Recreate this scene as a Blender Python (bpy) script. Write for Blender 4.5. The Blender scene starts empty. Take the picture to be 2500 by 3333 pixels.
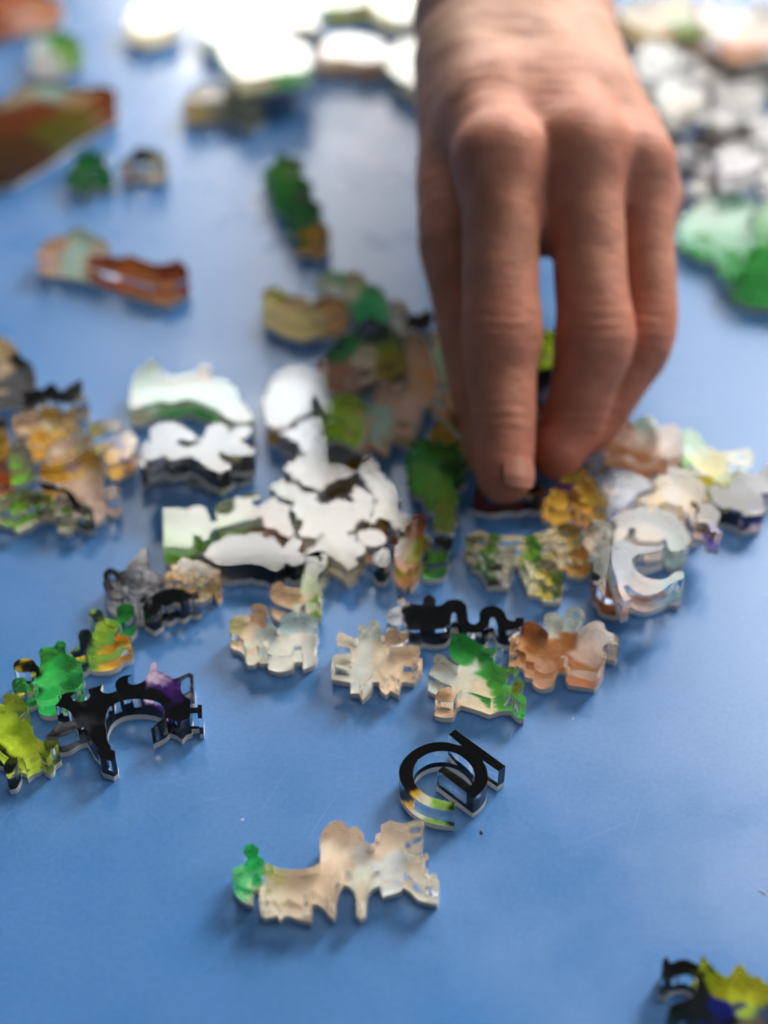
import bpy, bmesh, math, random
import numpy as np
from mathutils import Vector
from mathutils.geometry import delaunay_2d_cdt

scene = bpy.context.scene
MM = 0.001
random.seed(7)

# ------------------------------------------------------------------ camera
PITCH = math.radians(43.0)          # looking down at the table
CAM_H = 0.273                       # metres above the table top
CAM_Y = -CAM_H / math.tan(PITCH)
F_PX = 5200.0                       # focal length in photograph pixels (2500 wide)
cam_data = bpy.data.cameras.new("camera")
cam = bpy.data.objects.new("camera", cam_data)
scene.collection.objects.link(cam)
cam.location = (0, CAM_Y, CAM_H)
cam.rotation_euler = (math.pi / 2 - PITCH, 0, 0)
cam_data.sensor_fit = 'HORIZONTAL'
cam_data.sensor_width = 24.0
cam_data.lens = 24.0 * F_PX / 2500.0
cam_data.clip_start = 0.01
cam_data.clip_end = 20.0
cam_data.dof.use_dof = True
cam_data.dof.focus_distance = 0.340
cam_data.dof.aperture_fstop = 4.6
cam_data.dof.aperture_blades = 9
scene.camera = cam

# ------------------------------------------------------------------ ambient room light and windows
world = bpy.data.worlds.new("World")
scene.world = world
world.use_nodes = True
bg = world.node_tree.nodes["Background"]
bg.inputs[0].default_value = (0.80, 0.89, 1.0, 1)
bg.inputs[1].default_value = 0.135

def window_lamp(name, az0, az1, el0, el1, dist, radiance, color):
    """A window as an area lamp: rectangle on a plane across the room, placed by direction."""
    y = dist
    d = dist - CAM_Y
    x0, x1 = d * math.tan(math.radians(az0)), d * math.tan(math.radians(az1))
    z0, z1 = -CAM_H + d * math.tan(math.radians(el0)), -CAM_H + d * math.tan(math.radians(el1))
    w, h = x1 - x0, z1 - z0
    L = bpy.data.lights.new(name, 'AREA')
    L.shape = 'RECTANGLE'
    L.size, L.size_y = w, h
    L.energy = radiance * math.pi * w * h
    L.color = color
    o = bpy.data.objects.new(name, L)
    scene.collection.objects.link(o)
    o.location = ((x0 + x1) / 2, y, (z0 + z1) / 2)
    # area lamps shine along local -Z: turn that towards the camera side (-Y)
    o.rotation_euler = (math.radians(-90), 0, 0)
    return o

def side_window(name, loc, target, w, h, radiance, color):
    L = bpy.data.lights.new(name, 'AREA')
    L.shape = 'RECTANGLE'
    L.size, L.size_y = w, h
    L.energy = radiance * math.pi * w * h
    L.color = color
    o = bpy.data.objects.new(name, L)
    scene.collection.objects.link(o)
    o.location = loc
    o.rotation_euler = (Vector(target) - Vector(loc)).to_track_quat('-Z', 'Y').to_euler()
    return o

WARM = (1.0, 0.965, 0.92)
# the window wall behind the person, two rows of panes with a dark transom between them
for k, (a0, a1, r) in enumerate(((-12.4, -10.0, 11.5), (-10.0, -7.4, 15.0), (-7.4, -5.0, 13.5), (-5.0, -3.2, 15.5))):
    window_lamp("window_upper_left", a0, a1, 41.4, 45.1, 1.6, r, WARM)
    window_lamp("window_upper_left", a0, a1, 38.2, 41.4, 1.6, r * 1.12, (0.93, 0.97, 1.0))
window_lamp("window_upper_middle", -3.15, 0.7, 41.8, 45.1, 1.6, 14.5, WARM)
window_lamp("window_upper_right", 10.9, 23.0, 37.6, 48.0, 1.6, 9.0, WARM)
window_lamp("window_lower_left", -9.4, 2.0, 14.0, 28.5, 1.6, 16.0, WARM)
window_lamp("window_lower_right", 8.5, 23.0, 14.0, 33.4, 1.6, 6.0, WARM)
window_lamp("window_far_right", 27.0, 42.0, 32.0, 53.0, 1.6, 46.0, WARM)
# window close to the right end of the table
side_window("window_right_wall", (0.62, 0.02, 0.46), (0.05, -0.10, 0), 0.45, 0.45, 3.0, WARM)

vs = scene.view_settings
vs.view_transform = 'Standard'
vs.look = 'None'
vs.exposure = 0.0
vs.gamma = 1.0
vs.use_curve_mapping = False
cy = scene.cycles
cy.use_denoising = True
cy.max_bounces = 14
cy.transmission_bounces = 12
cy.glossy_bounces = 6
cy.diffuse_bounces = 4
cy.transparent_max_bounces = 12
cy.caustics_refractive = True
cy.caustics_reflective = True
cy.blur_glossy = 0.5
cy.sample_clamp_indirect = 8.0

# ------------------------------------------------------------------ helpers
CAMP = np.array([0.0, CAM_Y * 1000, CAM_H * 1000])
FWD = np.array([0, math.cos(PITCH), -math.sin(PITCH)])
UPV = np.array([0, math.sin(PITCH), math.cos(PITCH)])

def ray(sx, sy):
    return np.array([(sx - 1250) / F_PX, 0, 0]) + UPV * (-(sy - 1666.5) / F_PX) + FWD

def on_plane(sx, sy, z):
    """photograph pixel -> point (mm) on the horizontal plane at height z (mm)"""
    d = ray(sx, sy)
    t = (z - CAMP[2]) / d[2]
    p = CAMP + d * t
    return p[0], p[1]

def in_space(dx, dy, depth):
    """display pixel (1659 wide) and distance along the view (mm) -> point (mm)"""
    return CAMP + ray(dx * 2500 / 1659, dy * 2500 / 1659) * depth

def lin(hexs):
    hexs = hexs.lstrip('#')
    out = []
    for i in (0, 2, 4):
        c = int(hexs[i:i + 2], 16) / 255
        out.append(c / 12.92 if c <= 0.04045 else ((c + 0.055) / 1.055) ** 2.4)
    return np.array(out)

def vnoise(x, y, s=0.0):
    """cheap smooth 2-D noise in about [-1, 1]"""
    return (np.sin(x * 1.3 + 1.7 * np.sin(y * 0.9 + s) + s) +
            np.sin(y * 1.1 + 1.9 * np.sin(x * 1.2 - s) - 2 * s) +
            np.sin((x + y) * 2.3 + 1.3 * np.sin((x - y) * 1.7 + s))) / 3

def tag(o, label, cat, group=None, kind=None):
    if label: o["label"] = label
    if cat: o["category"] = cat
    if group: o["group"] = group
    if kind: o["kind"] = kind

def link_mesh(name, verts, faces, mat, parent=None, smooth_angle=None):
    me = bpy.data.meshes.new(name)
    me.from_pydata([tuple(v) for v in verts], [], faces)
    me.materials.append(mat)
    if smooth_angle is not None:
        me.polygons.foreach_set("use_smooth", [True] * len(me.polygons))
        me.set_sharp_from_angle(angle=math.radians(smooth_angle))
    me.update()
    o = bpy.data.objects.new(name, me)
    scene.collection.objects.link(o)
    if parent is not None:
        o.parent = parent
    return o

# ------------------------------------------------------------------ materials
def new_mat(name):
    m = bpy.data.materials.new(name)
    m.use_nodes = True
    nt = m.node_tree
    for n in list(nt.nodes):
        nt.nodes.remove(n)
    out = nt.nodes.new("ShaderNodeOutputMaterial")
    return m, nt, out

def N(nt, kind, **kw):
    n = nt.nodes.new(kind)
    for k, v in kw.items():
        setattr(n, k, v)
    return n

def clear_material():
    m, nt, out = new_mat("clear_acrylic")
    g = N(nt, "ShaderNodeBsdfGlass")
    g.inputs["Color"].default_value = (0.985, 0.992, 0.99, 1)
    g.inputs["Roughness"].default_value = 0.02
    g.inputs["IOR"].default_value = 1.49
    tc = N(nt, "ShaderNodeTexCoord")
    no = N(nt, "ShaderNodeTexNoise")
    no.inputs["Scale"].default_value = 60
    no.inputs["Detail"].default_value = 2
    b = N(nt, "ShaderNodeBump")
    b.inputs["Strength"].default_value = 0.02
    b.inputs["Distance"].default_value = 0.001
    nt.links.new(tc.outputs["Object"], no.inputs["Vector"])
    nt.links.new(no.outputs["Fac"], b.inputs["Height"])
    nt.links.new(b.outputs[0], g.inputs["Normal"])
    nt.links.new(g.outputs[0], out.inputs[0])
    return m

def print_material(name="ink_print", lines=False, scale=330, floor=0.28):
    m, nt, out = new_mat(name)
    d = N(nt, "ShaderNodeBsdfDiffuse")
    a = N(nt, "ShaderNodeVertexColor", layer_name="ink")
    tc = N(nt, "ShaderNodeTexCoord")
    no = N(nt, "ShaderNodeTexNoise")
    no.inputs["Scale"].default_value = 420
    no.inputs["Detail"].default_value = 5
    no.inputs["Roughness"].default_value = 0.65
    mr = N(nt, "ShaderNodeMapRange")
    mr.inputs[1].default_value = 0.3; mr.inputs[2].default_value = 0.7
    mr.inputs[3].default_value = 0.86; mr.inputs[4].default_value = 1.10
    mx = N(nt, "ShaderNodeVectorMath", operation='MULTIPLY')
    nt.links.new(tc.outputs["Object"], no.inputs["Vector"])
    nt.links.new(no.outputs["Fac"], mr.inputs[0])
    nt.links.new(a.outputs["Color"], mx.inputs[0])
    nt.links.new(mr.outputs[0], mx.inputs[1])
    col = mx.outputs[0]
    if lines:   # dark line drawing in the print
        wp = N(nt, "ShaderNodeTexNoise"); wp.inputs["Scale"].default_value = 160
        sv = N(nt, "ShaderNodeVectorMath", operation='SCALE'); sv.inputs["Scale"].default_value = 0.006
        av = N(nt, "ShaderNodeVectorMath", operation='ADD')
        vo = N(nt, "ShaderNodeTexVoronoi", feature='DISTANCE_TO_EDGE'); vo.inputs["Scale"].default_value = scale
        th = N(nt, "ShaderNodeMapRange"); th.inputs[1].default_value = 0.025; th.inputs[2].default_value = 0.07
        th.inputs[3].default_value = floor; th.inputs[4].default_value = 1.0
        nt.links.new(tc.outputs["Object"], wp.inputs["Vector"]); nt.links.new(wp.outputs["Color"], sv.inputs[0])
        nt.links.new(tc.outputs["Object"], av.inputs[0]); nt.links.new(sv.outputs[0], av.inputs[1])
        nt.links.new(av.outputs[0], vo.inputs["Vector"]); nt.links.new(vo.outputs["Distance"], th.inputs[0])
        m2 = N(nt, "ShaderNodeVectorMath", operation='MULTIPLY')
        nt.links.new(col, m2.inputs[0]); nt.links.new(th.outputs[0], m2.inputs[1])
        col = m2.outputs[0]
    nt.links.new(col, d.inputs["Color"])
    nt.links.new(d.outputs[0], out.inputs[0])
    return m

def backing_material(name, col):
    m, nt, out = new_mat(name)
    p = N(nt, "ShaderNodeBsdfPrincipled")
    tc = N(nt, "ShaderNodeTexCoord")
    no = N(nt, "ShaderNodeTexNoise")
    no.inputs["Scale"].default_value = 600
    no.inputs["Detail"].default_value = 3
    cr = N(nt, "ShaderNodeMix", data_type='RGBA')
    cr.inputs["A"].default_value = (*[c * 0.82 for c in col], 1)
    cr.inputs["B"].default_value = (*col, 1)
    nt.links.new(tc.outputs["Object"], no.inputs["Vector"])
    nt.links.new(no.outputs["Fac"], cr.inputs["Factor"])
    nt.links.new(cr.outputs["Result"], p.inputs["Base Color"])
    p.inputs["Roughness"].default_value = 0.55
    nt.links.new(p.outputs[0], out.inputs[0])
    return m

def table_material():
    m, nt, out = new_mat("blue_table_paint")
    p = N(nt, "ShaderNodeBsdfPrincipled")
    tc = N(nt, "ShaderNodeTexCoord")
    # soft cloudy variation in the paint
    n1 = N(nt, "ShaderNodeTexNoise"); n1.inputs["Scale"].default_value = 14; n1.inputs["Detail"].default_value = 6
    mix = N(nt, "ShaderNodeMix", data_type='RGBA')
    mix.inputs["A"].default_value = (0.044, 0.158, 0.378, 1)
    mix.inputs["B"].default_value = (0.064, 0.203, 0.478, 1)
    # fine speckle
    n2 = N(nt, "ShaderNodeTexNoise"); n2.inputs["Scale"].default_value = 900; n2.inputs["Detail"].default_value = 4
    sp = N(nt, "ShaderNodeMapRange"); sp.inputs[1].default_value = .25; sp.inputs[2].default_value = .75; sp.inputs[3].default_value = .90; sp.inputs[4].default_value = 1.10
    mul = N(nt, "ShaderNodeVectorMath", operation='MULTIPLY')
    nt.links.new(tc.outputs["Object"], n1.inputs["Vector"])
    nt.links.new(tc.outputs["Object"], n2.inputs["Vector"])
    nt.links.new(n1.outputs["Fac"], mix.inputs["Factor"])
    nt.links.new(n2.outputs["Fac"], sp.inputs[0])
    nt.links.new(mix.outputs["Result"], mul.inputs[0]); nt.links.new(sp.outputs[0], mul.inputs[1])
    # hairline scratches: thin bands of warped distance, masked so that they break up
    col = mul.outputs[0]
    height = n2.outputs["Fac"]
    for i, (ang, sc, seed) in enumerate(((0.35, 26, 1.0), (-0.75, 21, 5.0), (1.25, 30, 9.0))):
        mp = N(nt, "ShaderNodeMapping"); mp.inputs["Rotation"].default_value = (0, 0, ang); mp.inputs["Location"].default_value = (seed, seed * .3, 0)
        wv = N(nt, "ShaderNodeTexWave", wave_type='BANDS', wave_profile='SIN')
        wv.inputs["Scale"].default_value = sc; wv.inputs["Distortion"].default_value = 5; wv.inputs["Detail"].default_value = 2; wv.inputs["Detail Scale"].default_value = 0.35
        th = N(nt, "ShaderNodeMapRange"); th.inputs[1].default_value = .9994; th.inputs[2].default_value = 1.0
        mk = N(nt, "ShaderNodeTexNoise"); mk.inputs["Scale"].default_value = 40; mk.inputs["Detail"].default_value = 1
        mr = N(nt, "ShaderNodeMapRange"); mr.inputs[1].default_value = .60; mr.inputs[2].default_value = .68
        mm = N(nt, "ShaderNodeMath", operation='MULTIPLY')
        nt.links.new(tc.outputs["Object"], mp.inputs[0]); nt.links.new(mp.outputs[0], wv.inputs[0])
        nt.links.new(mp.outputs[0], mk.inputs["Vector"])
        nt.links.new(wv.outputs["Fac"], th.inputs[0]); nt.links.new(mk.outputs["Fac"], mr.inputs[0])
        nt.links.new(th.outputs[0], mm.inputs[0]); nt.links.new(mr.outputs[0], mm.inputs[1])
        sc2 = N(nt, "ShaderNodeMath", operation='MULTIPLY'); sc2.inputs[1].default_value = 0.30
        nt.links.new(mm.outputs[0], sc2.inputs[0])
        mx = N(nt, "ShaderNodeMix", data_type='RGBA')
        mx.inputs["B"].default_value = (0.22, 0.38, 0.62, 1) if i != 1 else (0.02, 0.07, 0.2, 1)
        nt.links.new(sc2.outputs[0], mx.inputs["Factor"]); nt.links.new(col, mx.inputs["A"])
        col = mx.outputs["Result"]
    # pale dust specks
    vo = N(nt, "ShaderNodeTexVoronoi", feature='F1'); vo.inputs["Scale"].default_value = 70
    vt = N(nt, "ShaderNodeMapRange"); vt.inputs[1].default_value = .034; vt.inputs[2].default_value = .018
    nt.links.new(tc.outputs["Object"], vo.inputs["Vector"]); nt.links.new(vo.outputs["Distance"], vt.inputs[0])
    sel = N(nt, "ShaderNodeSeparateColor"); nt.links.new(vo.outputs["Color"], sel.inputs[0])
    gt = N(nt, "ShaderNodeMath", operation='GREATER_THAN'); gt.inputs[1].default_value = .82
    nt.links.new(sel.outputs[0], gt.inputs[0])
    mu = N(nt, "ShaderNodeMath", operation='MULTIPLY'); nt.links.new(vt.outputs[0], mu.inputs[0]); nt.links.new(gt.outputs[0], mu.inputs[1])
    m3 = N(nt, "ShaderNodeMath", operation='MULTIPLY'); m3.inputs[1].default_value = .5; nt.links.new(mu.outputs[0], m3.inputs[0])
    dx = N(nt, "ShaderNodeMix", data_type='RGBA'); dx.inputs["B"].default_value = (.5, .58, .68, 1)
    nt.links.new(m3.outputs[0], dx.inputs["Factor"]); nt.links.new(col, dx.inputs["A"])
    col = dx.outputs["Result"]
    nt.links.new(col, p.inputs["Base Color"])
    p.inputs["Specular IOR Level"].default_value = 0.58
    p.inputs["Roughness"].default_value = 0.38
    n3 = N(nt, "ShaderNodeTexNoise"); n3.inputs["Scale"].default_value = 35; n3.inputs["Detail"].default_value = 4
    rr = N(nt, "ShaderNodeMapRange"); rr.inputs[1].default_value = .3; rr.inputs[2].default_value = .7; rr.inputs[3].default_value = .22; rr.inputs[4].default_value = .40
    nt.links.new(tc.outputs["Object"], n3.inputs["Vector"]); nt.links.new(n3.outputs["Fac"], rr.inputs[0]); nt.links.new(rr.outputs[0], p.inputs["Roughness"])
    b = N(nt, "ShaderNodeBump"); b.inputs["Strength"].default_value = 0.05; b.inputs["Distance"].default_value = 0.0002
    nt.links.new(height, b.inputs["Height"]); nt.links.new(b.outputs[0], p.inputs["Normal"])
    nt.links.new(p.outputs[0], out.inputs[0])
    return m

def skin_material():
    m, nt, out = new_mat("skin")
    p = N(nt, "ShaderNodeBsdfPrincipled")
    a = N(nt, "ShaderNodeVertexColor", layer_name="tone")
    tc = N(nt, "ShaderNodeTexCoord")
    n1 = N(nt, "ShaderNodeTexNoise"); n1.inputs["Scale"].default_value = 160; n1.inputs["Detail"].default_value = 5
    mr = N(nt, "ShaderNodeMapRange"); mr.inputs[1].default_value = .3; mr.inputs[2].default_value = .7; mr.inputs[3].default_value = .84; mr.inputs[4].default_value = 1.12
    mul = N(nt, "ShaderNodeVectorMath", operation='MULTIPLY')
    nt.links.new(tc.outputs["Object"], n1.inputs["Vector"]); nt.links.new(n1.outputs["Fac"], mr.inputs[0])
    nt.links.new(a.outputs["Color"], mul.inputs[0]); nt.links.new(mr.outputs[0], mul.inputs[1])
    nt.links.new(mul.outputs[0], p.inputs["Base Color"])
    p.inputs["Roughness"].default_value = 0.56
    p.inputs["Specular IOR Level"].default_value = 0.28
    p.inputs["Subsurface Weight"].default_value = 0.35
    p.inputs["Subsurface Radius"].default_value = (1.0, 0.35, 0.18)
    p.inputs["Subsurface Scale"].default_value = 0.0035
    v = N(nt, "ShaderNodeTexVoronoi", feature='DISTANCE_TO_EDGE'); v.inputs["Scale"].default_value = 900
    n2 = N(nt, "ShaderNodeTexNoise"); n2.inputs["Scale"].default_value = 300; n2.inputs["Detail"].default_value = 4
    mp = N(nt, "ShaderNodeMapping"); mp.inputs["Scale"].default_value = (0.35, 1.0, 1.0)
    nt.links.new(tc.outputs["Object"], mp.inputs[0]); nt.links.new(mp.outputs[0], n2.inputs["Vector"])
    nt.links.new(tc.outputs["Object"], v.inputs["Vector"])
    ad = N(nt, "ShaderNodeMath", operation='MULTIPLY_ADD'); ad.inputs[1].default_value = 0.5
    nt.links.new(v.outputs["Distance"], ad.inputs[0]); nt.links.new(n2.outputs["Fac"], ad.inputs[2])
    b = N(nt, "ShaderNodeBump"); b.inputs["Strength"].default_value = 0.55; b.inputs["Distance"].default_value = 0.0008
    nt.links.new(ad.outputs[0], b.inputs["Height"]); nt.links.new(b.outputs[0], p.inputs["Normal"])
    nt.links.new(p.outputs[0], out.inputs[0])
    return m

def plain_material(name, col, rough, sss=0.0):
    m, nt, out = new_mat(name)
    p = N(nt, "ShaderNodeBsdfPrincipled")
    tc = N(nt, "ShaderNodeTexCoord")
    no = N(nt, "ShaderNodeTexNoise"); no.inputs["Scale"].default_value = 250
    mx = N(nt, "ShaderNodeMix", data_type='RGBA')
    mx.inputs["A"].default_value = (*[c * .88 for c in col], 1); mx.inputs["B"].default_value = (*col, 1)
    nt.links.new(tc.outputs["Object"], no.inputs["Vector"]); nt.links.new(no.outputs["Fac"], mx.inputs["Factor"])
    nt.links.new(mx.outputs["Result"], p.inputs["Base Color"])
    p.inputs["Roughness"].default_value = rough
    p.inputs["Subsurface Weight"].default_value = sss
    p.inputs["Subsurface Scale"].default_value = 0.002
    nt.links.new(p.outputs[0], out.inputs[0])
    return m

MAT_CLEAR = clear_material()
MAT_PRINT = print_material()
MAT_LINES = print_material("ink_line_print", True)
MAT_BACK = backing_material("white_backing", (0.80, 0.77, 0.72))
MAT_BACK_TAN = backing_material("warm_backing", (0.82, 0.75, 0.67))
MAT_TABLE = table_material()
MAT_SKIN = skin_material()

# ------------------------------------------------------------------ the table
def build_table():
    bm = bmesh.new()
    bmesh.ops.create_cube(bm, size=1)
    bmesh.ops.scale(bm, vec=(1.5, 1.35, 0.026), verts=bm.verts)
    bmesh.ops.translate(bm, vec=(0, 0.22, -0.013), verts=bm.verts)
    bmesh.ops.bevel(bm, geom=bm.edges[:], offset=0.003, segments=2, affect='EDGES')
    me = bpy.data.meshes.new("table_top"); bm.to_mesh(me); bm.free()
    me.materials.append(MAT_TABLE)
    o = bpy.data.objects.new("table_top", me); scene.collection.objects.link(o)
    tag(o, "worn blue painted table top with hairline scratches", "table", kind="structure")
build_table()

# ------------------------------------------------------------------ puzzle pieces
THICK = 7.0      # mm, whole piece
BACK = 1.6      # mm, white backing
CHAMFER = 0.12

def smooth_outline(pts, corner_deg=58, step=0.45):
    """closed Catmull-Rom through the points; sharp turns stay corners"""
    P = [np.array(p, float) for p in pts]
    Q = [P[0]]
    for p in P[1:]:
        if np.linalg.norm(p - Q[-1]) > 0.25: Q.append(p)
    if np.linalg.norm(Q[0] - Q[-1]) < 0.25: Q.pop()
    n = len(Q)
    T = []
    for i in range(n):
        a, b, c = Q[i - 1], Q[i], Q[(i + 1) % n]
        u, v = b - a, c - b
        lu, lv = np.linalg.norm(u), np.linalg.norm(v)
        ang = math.degrees(math.acos(max(-1, min(1, float(u @ v) / (lu * lv)))))
        T.append(None if ang > corner_deg else (c - a) / (lu + lv))
    out = []
    for i in range(n):
        p0, p1 = Q[i], Q[(i + 1) % n]
        L = np.linalg.norm(p1 - p0)
        d = (p1 - p0) / L
        t0 = T[i] if T[i] is not None else d
        t1 = T[(i + 1) % n] if T[(i + 1) % n] is not None else d
        k = max(1, min(24, int(L / step)))
        for j in range(k):
            s = j / k
            h00 = 2*s**3 - 3*s**2 + 1; h10 = s**3 - 2*s**2 + s
            h01 = -2*s**3 + 3*s**2; h11 = s**3 - s**2
            out.append(h00 * p0 + h10 * L * t0 + h01 * p1 + h11 * L * t1)
    res = [out[0]]
    for p in out[1:]:
        if np.linalg.norm(p - res[-1]) > 0.12: res.append(p)
    if np.linalg.norm(res[0] - res[-1]) < 0.12: res.pop()
    return np.array(res)

def area2(p):
    x, y = p[:, 0], p[:, 1]
    return float(np.sum(x * np.roll(y, -1) - np.roll(x, -1) * y))

def inset(p, d):
    """move a CCW ring inwards by d"""
    a, c = np.roll(p, 1, 0), np.roll(p, -1, 0)
    u = p - a; v = c - p
    u /= np.linalg.norm(u, axis=1)[:, None]; v /= np.linalg.norm(v, axis=1)[:, None]
    n1 = np.stack([-u[:, 1], u[:, 0]], 1); n2 = np.stack([-v[:, 1], v[:, 0]], 1)
    m = n1 + n2
    L = np.maximum(np.linalg.norm(m, axis=1), 0.8)
    return p + m / L[:, None] * d

def triangulate(rings, extra=None):
    verts, edges = [], []
    for r in rings:
        b = len(verts)
        verts += [Vector((float(x), float(y))) for x, y in r]
        edges += [(b + i, b + (i + 1) % len(r)) for i in range(len(r))]
    if extra is not None:
        verts += [Vector((float(x), float(y))) for x, y in extra]
    v, e, f, *_ = delaunay_2d_cdt(verts, edges, [], 2, 1e-5)
    return [(p.x, p.y) for p in v], [tuple(t) for t in f]

def points_inside(rings, gx, gy):
    inside = np.zeros(gx.shape, bool)
    near = np.full(gx.shape, 1e9)
    for r in rings:
        x0, y0 = r[:, 0], r[:, 1]
        x1, y1 = np.roll(x0, -1), np.roll(y0, -1)
        for a, b, c, d in zip(x0, y0, x1, y1):
            cond = (b > gy) != (d > gy)
            xi = a + (gy - b) * (c - a) / (d - b if abs(d - b) > 1e-12 else 1e-12)
            inside ^= cond & (gx < xi)
            near = np.minimum(near, np.hypot(gx - a, gy - b))
    return inside & (near > 0.35)

CROPS = {  # name: (left, top, scale) of the enlargement in which an outline was measured
 'A': (0, 2000, 1.8433), 'B': (600, 1800, 2.212), 'C': (1050, 1850, 1.58), 'D': (1200, 2300, 3.0164),
 'E': (700, 2600, 2.0738), 'F': (2000, 2900, 3.318), 'G': (0, 1050, 1.8433), 'H': (300, 1600, 2.0738),
 'I': (800, 1150, 2.212), 'M': (0, 0, 1.659), 'P': (0, 1920, 3.252), 'Q': (0, 1060, 3.1604),
 'R': (1480, 1620, 2.0738), 'S': (1700, 1320, 2.0738), 'T': (820, 860, 2.37), 'U': (300, 1740, 3.6065),
 'V': (1200, 1600, 4.6083), 'W': (1250, 1900, 2.0738), 'Z': (0, 0, 0.6636)}

GROUP = "clear acrylic jigsaw pieces scattered on the table"
PIECES = []
LAID = []      # (outline, bottom, top) of every piece already on the table

def inside_poly(poly, q):
    x0, y0 = poly[:, 0][:, None], poly[:, 1][:, None]
    x1, y1 = np.roll(poly[:, 0], -1)[:, None], np.roll(poly[:, 1], -1)[:, None]
    cond = (y0 > q[None, :, 1]) != (y1 > q[None, :, 1])
    dy = np.where(np.abs(y1 - y0) < 1e-9, 1e-9, y1 - y0)
    xi = x0 + (q[None, :, 1] - y0) * (x1 - x0) / dy
    return (np.sum(cond & (q[None, :, 0] < xi), axis=0) % 2) == 1

def resting_height(make_ring, thick, limit=2):
    """a piece lies on the table unless it overlaps pieces already there: then it rests on them"""
    z = 0.0
    for level in range(limit + 1):
        ring = make_ring(z)
        lo, hi = ring.min(0), ring.max(0)
        gx, gy = np.meshgrid(np.linspace(lo[0], hi[0], 34), np.linspace(lo[1], hi[1], 34))
        q = np.stack([gx.ravel(), gy.ravel()], 1)
        q = q[inside_poly(ring, q)]
        hit = None
        for r2, b2, t2 in LAID:
            if b2 >= z + thick or t2 <= z: continue
            if (r2.min(0) > hi).any() or (r2.max(0) < lo).any(): continue
            if inside_poly(r2, q).mean() > 0.022:
                hit = t2 if hit is None else max(hit, t2)
        if hit is None or level == limit: return z
        z = hit + 0.05
    return z

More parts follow.
